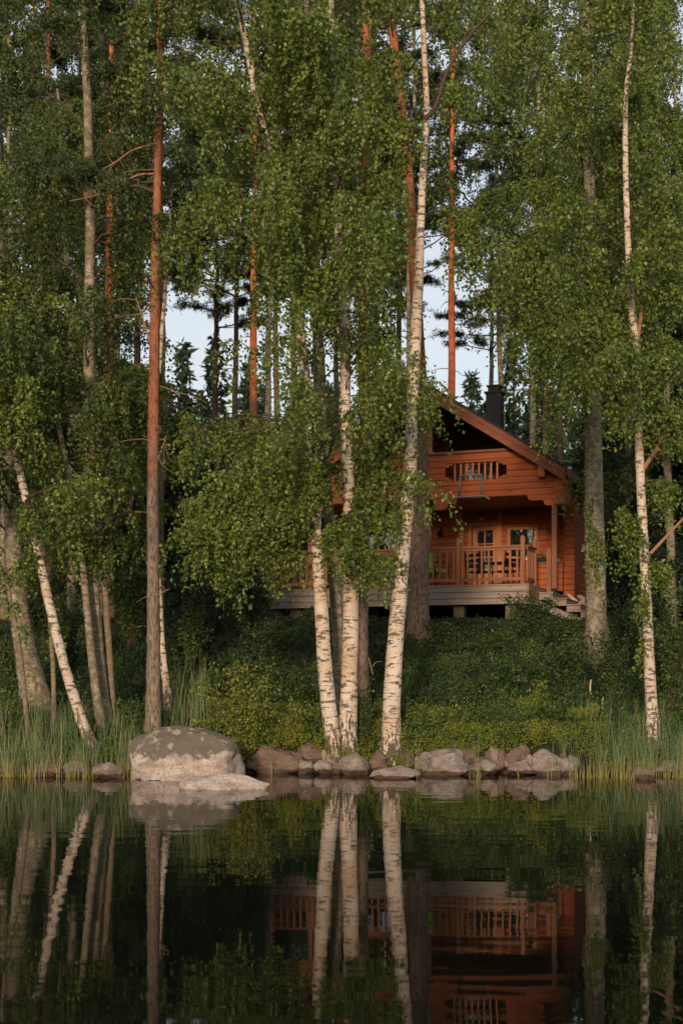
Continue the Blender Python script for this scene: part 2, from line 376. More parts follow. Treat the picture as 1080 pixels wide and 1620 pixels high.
def hang(lf, path, K, tl, leaf, spacing, spread=.25, s0=.25, outward=None, down=.5):
    """K pendulous twigs with leaves along a limb path"""
    n = len(path)
    s = rng.uniform(s0, 1, K) ** .8 * (n - 1); i = np.minimum(s.astype(int), n - 2); fr = (s - i)[:, None]
    p0 = path[i] * (1 - fr) + path[i + 1] * fr
    L = tl * rng.uniform(.35, 1.15, K)
    az = rng.uniform(0, 2 * math.pi, K); h = np.stack([np.cos(az), np.sin(az), rng.uniform(-.1, .5, K)], 1)
    if outward is not None: h += np.asarray(outward) * .7
    h *= rng.uniform(.25, .6, K)[:, None]
    m = max(3, int(tl / spacing))
    t = np.linspace(.12, 1, m)[None, :, None] + rng.uniform(-.03, .03, (K, m, 1))
    Lx = L[:, None, None]
    def at(t): return p0[:, None, :] + h[:, None, :] * Lx * t * (1.25 - .55 * t) + np.array([0, 0, -1.0]) * Lx * (t ** 1.5) * .85
    q = at(t)
    keep = rng.uniform(0, 1, (K, m)) < (L / (tl * 1.0))[:, None] * .95 + .05
    q = q + rng.normal(0, .028, q.shape) * (leaf / .055)
    shade = np.repeat(np.clip(rng.normal(.45, .12, K), 0, 1)[:, None], m, 1) + rng.normal(0, .16, (K, m))
    leaves(lf, q[keep], leaf, 0, down, rnd=np.clip(shade[keep], 0, 1))
    ts = np.array([0, .35, .7, 1.0])[None, :, None]; c = at(ts)
    for k in range(3): ribbons(lf, c[:, k], c[:, k + 1], .005, 1)
def limb_path(p0, dirv, L, rise, droop, n=9):
    s = np.linspace(0, 1, n)[:, None]; d = np.array([dirv[0], dirv[1], 0.0])
    w = np.cumsum(rng.normal(0, .022 * L, (n, 3)), 0); w[0] = 0
    return p0 + d * L * s + np.array([0, 0, 1.0]) * L * (rise * s - droop * s * s) + w

def pxline(pts, D, lean=0.0):
    """(x, y, w) rows in photo pixels at distance D -> points, radii; base first"""
    out = []; r = []
    y0 = pts[0][1]
    for x, y, w in pts:
        DD = D + lean * (y0 - y) / 1000
        out.append(P(x, y, DD)); r.append(w / 2 / F * DD)
    return np.array(out), np.array(r)

def trunk_mesh(mb, pts, rad, flare=1.35, sides=14, rough=.03, n=70, wob=.012):
    q = smooth_poly(np.column_stack([pts, rad]), n)
    z0 = q[0, 2]
    q[:, 3] *= 1 + (flare - 1) * np.exp(-np.maximum(0, q[:, 2] - z0) / .22)
    q[:, :2] += np.cumsum(rng.normal(0, wob * .35, (n, 2)), 0) * (np.arange(n) / n)[:, None]
    foot = q[0].copy(); foot[2] -= .35; foot[3] *= 1.25
    q = np.vstack([foot, q])
    mb.tube(q[:, :3], q[:, 3], sides, 0, rough)
    return q

OPEN = [(676, 885, 645, 960, 1.0), (262, 450, 450, 650, .5), (642, 700, 40, 640, .7), (712, 770, 500, 640, .8), (255, 300, 190, 340, .8)]   # clearings: few limbs grow here
def birch(name, label, pts, D=None, bark='birch', lean=0.0, limbs=30, y_low=850, Lr=(1.0, 2.2), twig=1.0, K=26, leaf=.068,
          spacing=.042, extra=(), forks=(), leafmat='birch_leaf', group=None, bias=(0, 0), dens_top=1.0, flare=1.35, cat='birch tree', top_y=-120, deadmat='limb', front=0):
    base = pts[0]
    if D is None: D = gd(base[0], base[1])
    p, r = pxline(pts, D, lean)
    p[0, 2] = min(p[0, 2], ground(p[0, 0], p[0, 1]) + .02)
    o = p[0].copy()
    root = empty('birch_tree', o); tag(root, label, cat, group)
    tb = MB(); lf = MB()
    q = trunk_mesh(tb, p - o, r, flare)
    ax = q[1:, :3] + o
    zlow = CH + (HY - y_low) / F * D; ztop = min(ax[-1, 2], CH + (HY - top_y) / F * D)
    limbs = int(limbs * 1.25); K = int(K * 1.2)
    for k in range(limbs):
        z = zlow + (ztop - zlow) * ((k + rng.uniform(0, 1)) / limbs)
        i = int(np.argmin(np.abs(ax[:, 2] - z))); p0 = ax[i]
        a = rng.uniform(0, 2 * math.pi); dv = np.array([math.cos(a) + bias[0], math.sin(a) * .9 + bias[1] - .25 + front * 1.6]); dv /= np.linalg.norm(dv)
        L = rng.uniform(*Lr) * (1 - .45 * (z - zlow) / max(1, (ztop + 5 - zlow)))
        path = limb_path(p0, dv, L, rng.uniform(.5, 1.1), rng.uniform(.3, .8))
        skip = False
        for t_ in (4, 6, 8):
            px_ = CX + path[t_][0] / path[t_][1] * F; py_ = HY - (path[t_][2] - CH - twig * .35 * (t_ > 4)) / path[t_][1] * F
            for (ax0, ax1, ay0, ay1, pr) in OPEN:
                if ax0 < px_ < ax1 and ay0 < py_ < ay1 and rng.uniform() < pr: skip = True
        if skip: continue
        tb.tube(path - o, np.linspace(max(.009, L * .009), .004, len(path)), 5, 1, cap=False)
        hang(lf, path - o, int(K * rng.uniform(.6, 1.3)), twig, leaf, spacing, outward=(dv[0], dv[1], 0))
    for e in extra:      # limbs whose reach shows in the photo: (trunk row, tip x, tip row, depth offset, twigs, twig length)
        y, ex, ey, dd, kk, tl = e
        i = int(np.argmin(np.abs(ax[:, 2] - P(0, y, D)[2]))); p0 = ax[i]; p3 = P(ex, ey, D + dd)
        mid = (p0 + p3) / 2 + np.array([0, 0, .12 * np.linalg.norm(p3 - p0)])
        path = smooth_poly([p0, mid, p3], 10) + np.vstack([[0, 0, 0], np.cumsum(rng.normal(0, .02, (9, 3)), 0)])
        tb.tube(path - o, np.linspace(.022, .004, 10), 5, 1, cap=False)
        hang(lf, path - o, int(kk * 1.5), tl, leaf, spacing, s0=.12)
    for fk in forks:     # bare forking limbs
        fp = np.array([P(x, y, D + dd) for x, y, w, dd in fk]); fr = np.array([w / 2 / F * D for x, y, w, dd in fk])
        qq = smooth_poly(np.column_stack([fp, fr]), 16)
        tb.tube(qq[:, :3] - o, qq[:, 3], 7, 2, .04, cap=False)
    t = link('trunk', tb.mesh('birch_trunk', [M[bark], M['limb'], M[deadmat]], True), root)
    if lf.n: link('crown', lf.mesh('birch_crown', [M[leafmat], M['twig']]), root)
    return root

# ================================================================== SETTING
def axis_grid(lim_lo, lim_hi, fine_lo, fine_hi, step):
    a = list(np.arange(fine_lo, fine_hi + 1e-6, step)); d = step; x = fine_hi
    while x < lim_hi: d *= 1.18; x += d; a.append(x)
    d = step; x = fine_lo; b = []
    while x > lim_lo: d *= 1.18; x -= d; b.append(x)
    return np.array(b[::-1] + a)
gx = axis_grid(-420, 420, -9, 9, .14); gy = axis_grid(-420, 420, 22.6, 38, .14)
GV = np.array([(x, y, ground(x, y)) for y in gy for x in gx]); nx = len(gx)
ii, jj = np.meshgrid(np.arange(nx - 1), np.arange(len(gy) - 1)); a0 = (jj * nx + ii).ravel()
me = np_mesh('ground', GV, np.full(len(a0), 4), np.stack([a0, a0 + 1, a0 + nx + 1, a0 + nx], 1), [M['soil']], smooth=True)
tag(link('ground', me), kind='structure')
wb = MB(); wb.add([(-400, -170, 0), (400, -170, 0), (400, 60, 0), (-400, 60, 0)], [(0, 1, 2, 3)])
wb.V[0][2:, 1] = 24.2
tag(wb.build('lake_water', M['water']), kind='structure')

# ------------------------------------------------------------------ stones
def stone(label, x0, x1, y0, y1, D=None, m='stone', name='rock', flat=.8, seed=0, depth=1.0, amp=.16, group=None, boxy=.0):
    if D is None: D = F * CH / max(30, (y1 - HY)) if y1 >= 1214 else gd((x0 + x1) / 2, y1)
    w = (x1 - x0) / F * D / 2; h = (y1 - y0) / F * D
    c = P((x0 + x1) / 2, y1, D + w * depth * .5)
    bm = bmesh.new(); bmesh.ops.create_icosphere(bm, subdivisions=5 if w > .35 else 4, radius=1)
    off = Vector((seed * 13.7, seed * 5.1, seed * 3.3))
    rs = random.Random(seed); pl = []
    for _ in range(13):
        v_ = Vector((rs.gauss(0, 1), rs.gauss(0, 1), rs.gauss(.25, .8))).normalized(); pl.append((v_, rs.uniform(.66, .96)))
    for v in bm.verts:
        p = v.co.copy()
        if boxy:
            e = 1 - boxy * .5
            p = Vector([math.copysign(abs(k) ** e, k) for k in p])
        for v_, d_ in pl:
            e_ = p.dot(v_) - d_ * (1.12 if boxy > .4 else 1)
            if e_ > 0: p = p - v_ * e_ * .88
        if boxy < .1: p.z = max(-1, p.z) * .86 - .02
        n1 = noise.noise(p * 1.1 + off); n2 = noise.noise(p * 2.9 + off); n3 = noise.noise(p * 7 + off); n4 = noise.noise(p * 19 + off)
        k = 1 + amp * 1.7 * n1 + amp * .9 * n2 + amp * .30 * n3 + amp * .12 * n4
        p = p * k
        z = p.z
        if z > 0: z = z ** flat if z < 1 else z
        v.co = Vector((p.x * w, p.y * w * depth, z * h if z > 0 else z * h * .6))
    for f in bm.faces: f.smooth = True
    me = bpy.data.meshes.new(name); bm.to_mesh(me); bm.free(); me.materials.append(M[m])
    o = link(name, me, None, (c[0], c[1], c[2]))
    o.rotation_euler = (0, 0, random.uniform(-.15, .15))
    tag(o, label, 'rock' if name == 'rock' else 'boulder', group); return o
stone('large rounded granite boulder with yellow lichen and dark top at the water under the pine', 209, 384, 1152, 1232, 22.0, 'boulder', 'boulder', .62, 3, .85, .10, boxy=.50)
stone('low flat pale slab of rock lying in the water in front of the big boulder', 268, 434, 1221, 1250, 19.9, 'boulder', 'rock', .62, 12, .5, .10)
ST = [ (150, 197, 1196, 1224, 'stone', 'pale rock at the foot of the leaning birch, left of the big boulder'),
 (98, 142, 1198, 1221, 'stone', 'rounded rock among reeds left of the leaning birch foot'),
 (52, 98, 1199, 1222, 'stone_brown', 'brown rock behind the reeds below the two thin reddish stems'),
 (4, 50, 1203, 1221, 'stone_brown', 'low rock in the reeds at the left edge of the photo'),
 (393, 474, 1172, 1216, 'stone_brown', 'broad reddish brown rock beneath the yellow green bush'),
 (474, 512, 1172, 1200, 'stone_brown', 'brown rock behind small stones left of the twin birches'),
 (472, 493, 1194, 1217, 'stone', 'narrow upright stone left of the twin birch roots'),
 (490, 500, 1196, 1214, 'stone', 'tiny pale stone between two stones below the twin birches'),
 (498, 526, 1197, 1218, 'stone', 'small pale round stone below the left twin birch'),
 (524, 538, 1201, 1218, 'stone_brown', 'small brown stone wedged under the twin birch roots'),
 (536, 586, 1189, 1219, 'stone', 'oval pale stone at the roots of the twin birches'),
 (582, 612, 1184, 1215, 'stone_brown', 'brown stone between the twin birches and the single birch'),
 (628, 652, 1184, 1213, 'stone_brown', 'small stone tucked at the right foot of the single birch'),
 (652, 742, 1180, 1219, 'stone', 'wide smooth pale rock right of the single birch'),
 (700, 762, 1167, 1200, 'stone_brown', 'brown pointed rock behind the wide smooth rock'),
 (742, 786, 1195, 1219, 'stone', 'low pale stone just right of the wide smooth rock'),
 (768, 806, 1178, 1208, 'stone', 'grey rock with sharp top behind the low pale stone'),
 (806, 838, 1174, 1202, 'stone_brown', 'rusty brown rock in the middle of the right rock row'),
 (800, 846, 1197, 1219, 'stone', 'low flat stone below the rusty brown rock'),
 (840, 902, 1183, 1219, 'stone', 'grey rounded rock at the left edge of the right reeds'),
 (905, 958, 1178, 1214, 'stone_brown', 'brown rock seen through the right reeds'),
 (1000, 1034, 1202, 1226, 'stone_brown', 'dark round rock in the reeds under the right birch'),
 (1040, 1078, 1196, 1220, 'stone', 'grey rock in the reeds at the right edge of the photo')]
for k, (a, b, c, d, m_, lb) in enumerate(ST):
    stone(lb, a - 3, b + 3, c - (1 if c < 1190 else -3), d, (F * CH / (d + 7 - HY)) if d > 1214 else None, m_, seed=20 + k * 1.7, flat=.95, depth=.9, amp=.20, group='stones along the shoreline', boxy=.0)
stone('thin flat pale rock just above the water in front of the single birch', 581, 661, 1207, 1228, 22.3, 'stone', 'rock', .85, 61, .6, .12, 'stones along the shoreline')
for k in range(40):
    x = [455, 462, 512, 530, 560, 596, 604, 622, 645, 668, 690, 735, 752, 764, 792, 800, 828, 850, 866, 890, 380, 395, 200, 120, 80, 30, 470, 484, 521, 545, 590, 610, 630, 648, 700, 744, 772, 810, 838, 905][k]; w = random.uniform(6, 13)
    o = stone('small stone wedged in the dark gap between larger shoreline stones', x - w, x + w, 1194 + random.uniform(-12, 8), 1213, None, random.choice(['stone', 'stone_brown', 'stone_brown']), 'pebble', .7, k + 90, 1, .22, 'small stones in gaps of the shore row')
    o['category'] = 'stone'

# ================================================================== CABIN
TH = math.radians(20)
CO = Vector((4.69, 36.0, 4.04))
cab = empty('log_cabin', CO, -TH)
tag(cab, 'orange stained log cabin with balcony, raised deck and black chimney among the birches', 'cabin')
def course_wall(mb, x0, x1, y, t, z0, z1, holes=(), h=.165, m=0, axis='x'):
    """stacked rounded boards; holes = (x0,x1,z0,z1)"""
    z = z0
    while z < z1 - .02:
        zt = min(z + h, z1); segs = [(x0, x1)]
        for hx0, hx1, hz0, hz1 in holes:
            if hz0 < zt - .03 and hz1 > z + .03:
                ns = []
                for a, b in segs:
                    if hx0 > a: ns.append((a, min(b, hx0)))
                    if hx1 < b: ns.append((max(a, hx1), b))
                segs = [q for q in ns if q[1] - q[0] > .01]
        c = .011
        full = [(a, b, z, zt) for a, b in segs]
        for hx0, hx1, hz0, hz1 in holes:
            if hz0 < zt - .03 and hz1 > z + .03:
                if hz1 < zt - .003: full.append((max(x0, hx0), min(x1, hx1), hz1, zt))
                if hz0 > z + .003: full.append((max(x0, hx0), min(x1, hx1), z, hz0))
        zk, ztk = z, zt
        for a, b, z, zt in full:
            c = min(.017, (zt - z) * .4)
            prof = [(y + c, z), (y, z + c), (y, zt - c), (y + c, zt - .001), (y + t, zt - .001), (y + t, z)]
            V = []
            for xx in (a, b):
                for py, pz in prof: V.append((xx, py, pz) if axis == 'x' else (-py, xx, pz) if axis == 'r' else (py, xx, pz))
            n = 6; b0 = mb.n; mb.V.append(np.array(V)); mb.n += 12
            fl = [list(range(n)), list(range(2*n-1, n-1, -1))] + [[i, n+i, n+(i+1) % n, (i+1) % n] for i in range(n)]
            for f in fl: mb.L.append(np.array(f) + b0); mb.S.append([len(f)]); mb.M.append([m]); mb.R.append([.5])
        z = ztk
XL, XR, XC = -6.45, .45, -3.0            # side walls and ridge (local)
YB = 4.2; YF = 1.3; YE = 11.5            # recessed wall, balcony plane, back wall
def roof_z(x, under=.28): return 5.5 - under - abs(x - XC) * .645
door = (-2.62, -1.74, 0, 2.1); win_r = (-1.5, -.62, 1.05, 1.95); win_l = (-5.85, -4.55, .35, 2.05)
upw = (-2.75, -1.95, 3.05, 3.85)
w = MB()
course_wall(w, XL, XR, YB, .18, -.1, 2.55, [door, win_r, win_l])
w.build('log_wall', M['log'], cab)
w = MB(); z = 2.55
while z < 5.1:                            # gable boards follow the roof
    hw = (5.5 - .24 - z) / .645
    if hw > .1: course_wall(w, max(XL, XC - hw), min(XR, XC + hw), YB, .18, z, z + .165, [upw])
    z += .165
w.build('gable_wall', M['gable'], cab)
w = MB(); swin = (5.35, 6.25, 1.0, 1.95)
course_wall(w, YB + .19, YE, -XR, .18, -.75, 2.85, [swin], axis='r'); w.build('log_wall', M['log_y'], cab)
w = MB(); course_wall(w, YB + .19, YE, XL, .18, -.75, 2.85, axis='y'); w.build('log_wall', M['log_y'], cab)
w = MB(); course_wall(w, XL + .19, XR - .19, YE, .18, -.75, 2.85); w.build('log_wall', M['log'], cab)
# crossing log ends that form the corner pillars of the porch
for xa in (XR - .02, XL - .02 - .0):
    w = MB(); course_wall(w, xa - .17, xa + .12, YB - .75, .74, -.75, 2.75, axis='x'); w.build('corner_log_end', M['log'], cab)
# roof: two thick slabs, rakes, soffit
def slope(name, x_out, side, m, y0, y1, off, th):
    mb = MB(); zo = 5.5 - abs(x_out - XC) * .645
    poly = [(XC, 5.5 + off), (x_out, zo + off), (x_out, zo + off - th), (XC, 5.5 + off - th)]
    mb.prism(poly if side > 0 else poly[::-1], y0, y1); return mb.build(name, m, cab)
XTR, XTL = .79, -6.79
for xo, sd in ((XTR, 1), (XTL, -1)):
    r = slope('roof', xo, sd, M['roof'], .86, YE + .6, .06, .055)
    slope('soffit', xo - sd * .02, sd, M['soffit'], .93, YE + .5, 0.0, .05)
    mb = MB(); zo = 5.5 - abs(xo - XC) * .645
    for (o0, o1, yy) in ((.0, .15, .895), (.15, .34, .915)):
        poly = [(XC, 5.5 - o0 - .002), (xo, zo - o0 - .002), (xo, zo - o1), (XC, 5.5 - o1)]
        mb.prism(poly if sd > 0 else poly[::-1], yy, yy + .04)
    mb.build('rake_board', M['fascia'], cab)
    mb = MB(); mb.box(min(xo, xo + .03 * sd), max(xo, xo + .03 * sd), .95, YE + .5, zo - .2, zo - .002); mb.build('eave_board', M['fascia'], cab)
    for yy in (YF + .12,):               # purlin ends under the roof
        mb = MB()
        for xp in (XC + sd * 3.15,): mb.box(xp - .09, xp + .09, .97, YB, roof_z(xp, .30) - .3, roof_z(xp, .30) - .02)
        mb.build('purlin', M['log_y'], cab, bevel=.012)
mb = MB(); mb.box(XC - .1, XC + .1, .97, YB, 4.88, 5.12); mb.build('ridge_beam', M['log_y'], cab, bevel=.012)
# chimney
chx, chy = -2.05, 4.95
ch = MB(); ch.box(chx - .22, chx + .22, chy - .22, chy + .22, 4.3, 5.92); co = ch.build('chimney', M['black'], cab, bevel=.01)
c2 = MB(); c2.box(chx - .26, chx + .26, chy - .26, chy + .26, 5.92, 5.98); c2.box(chx - .17, chx + .17, chy - .17, chy + .17, 5.98, 6.13); c2.box(chx - .21, chx + .21, chy - .21, chy + .21, 6.13, 6.17)
c2.build('chimney_cap', M['black'], co)
# balcony
bl = empty('balcony', (0, 0, 0)); bl.parent = cab
BH = [(-2.52, -.84, 2.92, 3.38), (-5.16, -3.48, 2.92, 3.38)]
w = MB()
z = 2.45
while z < 3.62:
    zt = z + .167; hw = (5.5 - .34 - z) / .645
    course_wall(w, max(XL - .12, XC - hw), min(XR + .3, XC + hw), YF, .14, z, min(zt, 3.64), BH, h=.17)
    z = zt
w.build('parapet_wall', M['log'], bl)
for h in BH:                              # stepped cut-outs at both ends of each opening
    for e, s_ in ((h[0], 1), (h[1], -1)):
        for kz in (h[2] + .01, h[3] - .10): w = MB(); w.box(min(e, e + .11 * s_), max(e, e + .11 * s_), YF + .004, YF + .13, kz, kz + .09); w.build('parapet_bracket', M['log'], bl)
        for kz in (h[2] + .005, h[3] - .055): w = MB(); w.box(min(e + .11 * s_, e + .2 * s_), max(e + .11 * s_, e + .2 * s_), YF + .004, YF + .13, kz, kz + .05); w.build('parapet_bracket', M['log'], bl)
for h in BH:
    k = h[0] + .24
    while k < h[1] - .15:
        w = MB(); w.box(k, k + .042, YF + .05, YF + .09, h[2] - .02, h[3] + .02); w.build('baluster', M['trim'], bl); k += .165
w = MB(); w.box(XC - 2.45, XC + 2.45, YF - .05, YF + .19, 3.645, 3.70); w.build('handrail', M['rail_x'], bl)
w = MB(); w.box(XL, XR, YF + .15, YB - .01, 2.46, 2.58); w.build('balcony_floor', M['soffit'], bl)
# corbels: stepped, rounded log ends beneath the parapet
for xe, s_ in ((XR + .30, -1), (XC + .18, 1), (XC - .18, -1), (XL - .3, 1)):
    for lvl, (ln, zz) in enumerate(((1.05, 2.305), (.62, 2.16))):
        if abs(xe - XC) < .5: ln *= .62
        w = MB(); a, b = (xe, xe + ln * s_) if s_ > 0 else (xe + ln * s_, xe)
        e = b if s_ > 0 else a
        poly = [(a, zz), (b, zz), (b, zz + .143), (a, zz + .143)]
        if s_ > 0: poly = [(a, zz), (b - .14, zz), (b - .05, zz + .03), (b, zz + .143), (a, zz + .143)]
        else: poly = [(a, zz + .143), (a + .05, zz + .03), (a + .14, zz), (b, zz), (b, zz + .143)]
        w.prism(poly, YF - .002 + .004 * lvl, YF + .15); w.build('corbel', M['log'], bl)
w = MB(); w.box(XR - .02, XR + .296, YF - .03, YF + .6, 2.17, 2.9); w.build('corner_log_end', M['log'], bl, bevel=.02)
for xp, z1 in ((XC, 4.95),):
    w = MB(); w.box(xp - .07, xp + .07, YF + .16, YF + .30, 2.46, z1); w.build('gable_post', M['trim'], bl, bevel=.008)
for xp in (XC + .02, .42, -6.4):
    w = MB(); w.box(xp - .065, xp + .065, YF + .02, YF + .14, 0.0 if xp != .42 else -.02, 2.16); w.build('porch_post', M['rail'], cab, bevel=.01)
# door
def panes(par, x0, x1, y, z0, z1, nx_, nz_, bar=.03):
    g = MB(); g.box(x0, x1, y + .02, y + .03, z0, z1); g.build('pane', M['glass'], par)
    f = MB()
    for i in range(1, nx_): xx = x0 + (x1 - x0) * i / nx_; f.box(xx - bar / 2, xx + bar / 2, y, y + .018, z0, z1)
    for i in range(1, nz_):
        zz = z0 + (z1 - z0) * i / nz_
        for j in range(nx_):
            a = x0 + (x1 - x0) * j / nx_ + (bar / 2 if j else 0); b = x0 + (x1 - x0) * (j + 1) / nx_ - (bar / 2 if j < nx_ - 1 else 0); f.box(a, b, y + .001, y + .017, zz - bar / 2, zz + bar / 2)
    if nx_ > 1 or nz_ > 1: f.build('glazing_bar', M['trim'], par)
def frame(par, x0, x1, z0, z1, y, w_, t, m='trim', name='frame', bottom=True):
    f = MB(); f.box(x0, x0 + w_, y, y + t, z0, z1); f.box(x1 - w_, x1, y, y + t, z0, z1); f.box(x0 + w_, x1 - w_, y + .002, y + t - .002, z1 - w_, z1)
    if bottom: f.box(x0 + w_, x1 - w_, y + .002, y + t - .002, z0, z0 + w_)
    return f.build(name, M[m], par, bevel=.006)
d = MB(); x0, x1, z0, z1 = door
d.box(x0 + .08, x0 + .2, YB + .05, YB + .1, .01, 2.02); d.box(x1 - .2, x1 - .08, YB + .05, YB + .1, .01, 2.02)
d.box(x0 + .2, x1 - .2, YB + .052, YB + .098, 1.9, 2.02); d.box(x0 + .2, x1 - .2, YB + .052, YB + .098, .01, .75)
dr = d.build('door', M['trim'], cab, bevel=.006)
panes(dr, x0 + .2, x1 - .2, YB + .06, .75, 1.9, 2, 3, .03)
frame(dr, x0 - .02, x1 + .02, 0, 2.12, YB - .03, .09, .1, name='door_frame', bottom=False)
h = MB(); h.box(x0 + .12, x0 + .15, YB + .0, YB + .05, 1.0, 1.02); h.box(x0 + .06, x0 + .15, YB - .02, YB, 1.0, 1.02); h.build('door_handle', M['grey_metal'], dr)
w = MB(); w.box(-1.75, -1.66, YB - .05, YB - .035, .0, 2.5); w.box(-2.9, -2.78, YB - .045, YB - .002, 0, 2.5); w.build('wall_batten', M['trim'], cab)
w = MB(); w.box(x0 + .30, x0 + .46, YB - .03, YB - .004, 2.2, 2.25); w.build('number_plate', M['white'], cab, bevel=.004)
def window(x0, x1, z0, z1, nx_, nz_, sill=True):
    wf = frame(cab, x0, x1, z0, z1, YB - .035, .075, .12, name='window')
    panes(wf, x0 + .07, x1 - .07, YB + .0, z0 + .07, z1 - .07, nx_, nz_, .035)
    if sill: s_ = MB(); s_.box(x0 - .05, x1 + .05, YB - .09, YB - .036, z0 - .045, z0 - .005); s_.build('sill', M['white'], wf)
window(*win_r, 1, 1); window(*win_l, 3, 1, False); window(*upw, 2, 1, False)
wf = MB()
for a, b, c, e in ((5.35, 5.45, 1.0, 1.95), (6.15, 6.25, 1.0, 1.95), (5.45, 6.15, 1.85, 1.95), (5.45, 6.15, 1.0, 1.1)): wf.box(XR - .1, XR + .05, a, b, c, e)
wo = wf.build('window', M['trim'], cab, bevel=.006); g = MB(); g.box(XR - .03, XR - .01, 5.44, 6.16, 1.09, 1.86); g.build('pane', M['glass'], wo)
# interior darkness is the closed log box: a plain floor
w = MB(); w.box(XL + .2, XR - .2, YB + .2, YE - .02, -.06, -.01); w.build('cabin_floor', M['soffit'], cab)
# lantern on the wall
lm = empty('wall_lantern', CO); lm.rotation_euler = (0, 0, -TH)
def loc(x, y, z): return CO + Vector((x * math.cos(TH) + y * math.sin(TH), -x * math.sin(TH) + y * math.cos(TH), z))
lm.location = loc(-3.45, YB - .02, 1.85); tag(lm, 'round black lantern on the porch wall left of the glazed door', 'lamp')
w = MB(); w.tube([(0, -.16, -.10), (0, -.16, -.04), (0, -.16, .02), (0, -.16, .07)], [.045, .085, .08, .03], 12); w.build('lamp_body', M['black'], lm, True)
w = MB(); w.box(-.035, .035, -.012, .0, -.02, .14); w.bar((0, -.01, .12), (0, -.16, .09), .02, .02); w.build('bracket', M['black'], lm)
# deck
DXL = -7.05
dk = MB()
for k in range(3): dk.box(DXL, 0, 0, .045, -.155 - k * .16, -.005 - k * .16)
dk.build('deck_fascia', M['deck'], cab, bevel=.008)
dk = MB()
for k in range(3): dk.box(.002, .045, .0, YB - .8, -.155 - k * .16, -.005 - k * .16)
dk.build('deck_fascia', M['deck_y'], cab, bevel=.008)
dk = MB(); y = -.02
while y < YB - .06: dk.box(DXL, .05, y, y + .135, -.001, .03); y += .142
dk.build('deck_board', M['deck'], cab)
dk = MB()
for yy in (.3, 2.2, 3.9): dk.box(DXL + .1, -.1, yy, yy + .1, -.4, -.01)
dk.build('deck_joist', M['post'], cab)
for xp in (-1.85, -.48, -3.3, -4.8, -6.4):
    for yp in (.22, 2.2):
        wp = loc(xp, yp, 0); g_ = ground(wp.x, wp.y) - CO.z
        w = MB(); w.box(xp - .14, xp + .14, yp, yp + .26, g_ - .2, -.40); w.build('pier', M['post'], cab, bevel=.015)
# stairs going down on the right side of the deck
for k in range(4):
    st = MB(); xa = .06 + k * .36; xb = xa + .36; zt = -.12 - k * .165
    st.box(xa, xb, 1.15, 3.0, zt - .20, zt - .035); st.box(xa - .01, xb + .02, 1.11, 3.03, zt - .034, zt)
    st.build('stair_step', M['deck'], cab, bevel=.006)
sb = MB(); sb.prism([(.05, -.33), (1.5, -.98), (1.5, -1.15), (.05, -.55)], 1.16, 1.2); sb.build('stair_stringer', M['deck'], cab)
w = MB(); w.box(1.32, 1.44, 1.2, 1.32, -1.5, -.9); w.build('pier', M['post'], cab)
# railings
def railing(p0, p1, posts, name='deck_railing', m='rail_x', n=None):
    rt = empty(name, (0, 0, 0)); rt.parent = cab
    p0 = np.array(p0, float); p1 = np.array(p1, float); L = np.linalg.norm(p1 - p0); u = (p1 - p0) / L
    w = MB(); w.bar((*p0, 1.0), (*p1, 1.0), .11, .05); w.build('handrail', M[m], rt, bevel=.008)
    w = MB(); w.bar((*p0, .935), (*p1, .935), .045, .07); w.bar((*p0, .17), (*p1, .17), .045, .08); w.build('crossbar', M[m], rt, bevel=.006)
    s = .12
    while s < L - .06:
        if min([abs(s - q) for q in posts] + [9]) > .085:
            q = p0 + u * s; w = MB(); w.box(q[0] - .027, q[0] + .027, q[1] - .014, q[1] + .014, .205, .90)
            if abs(u[1]) > .5: w = MB(); w.box(q[0] - .014, q[0] + .014, q[1] - .035, q[1] + .035, .205, .90)
            w.build('baluster', M['rail'], rt)
        s += .185
    for q in posts:
        q2 = p0 + u * q; w = MB()
        zt = 1.26; w.box(q2[0] - .055, q2[0] + .055, q2[1] - .075, q2[1] + .035, .031, zt - .04)
        w.prism([(q2[0] - .055, zt - .039), (q2[0] + .055, zt - .039), (q2[0] + .02, zt), (q2[0] - .02, zt)], q2[1] - .075, q2[1] + .035)
        w.build('newel_post', M['rail'], rt, bevel=.006)
railing((DXL, .08), (-.06, .08), [.06, 1.75, 3.45, 5.25, 6.93])
railing((-.03, .12), (-.03, 1.1), [.93], m='rail')
railing((DXL + .04, .12), (DXL + .04, YB - .1), [3.9], m='rail')
w = MB(); w.box(.24, .36, 1.22, 1.34, -.3, 1.0); w.prism([(.24, 1.0), (.36, 1.0), (.33, 1.04), (.27, 1.04)], 1.22, 1.34); w.build('newel_post', M['rail'], cab, bevel=.006)
w = MB(); course_wall(w, -.62, .30, YB - 1.15, .08, .032, .78); w.build('low_wall', M['log'], cab)
w = MB(); w.box(-.66, .31, YB - 1.18, YB - .9, .785, .83); w.build('low_wall_cap', M['rail_x'], cab)

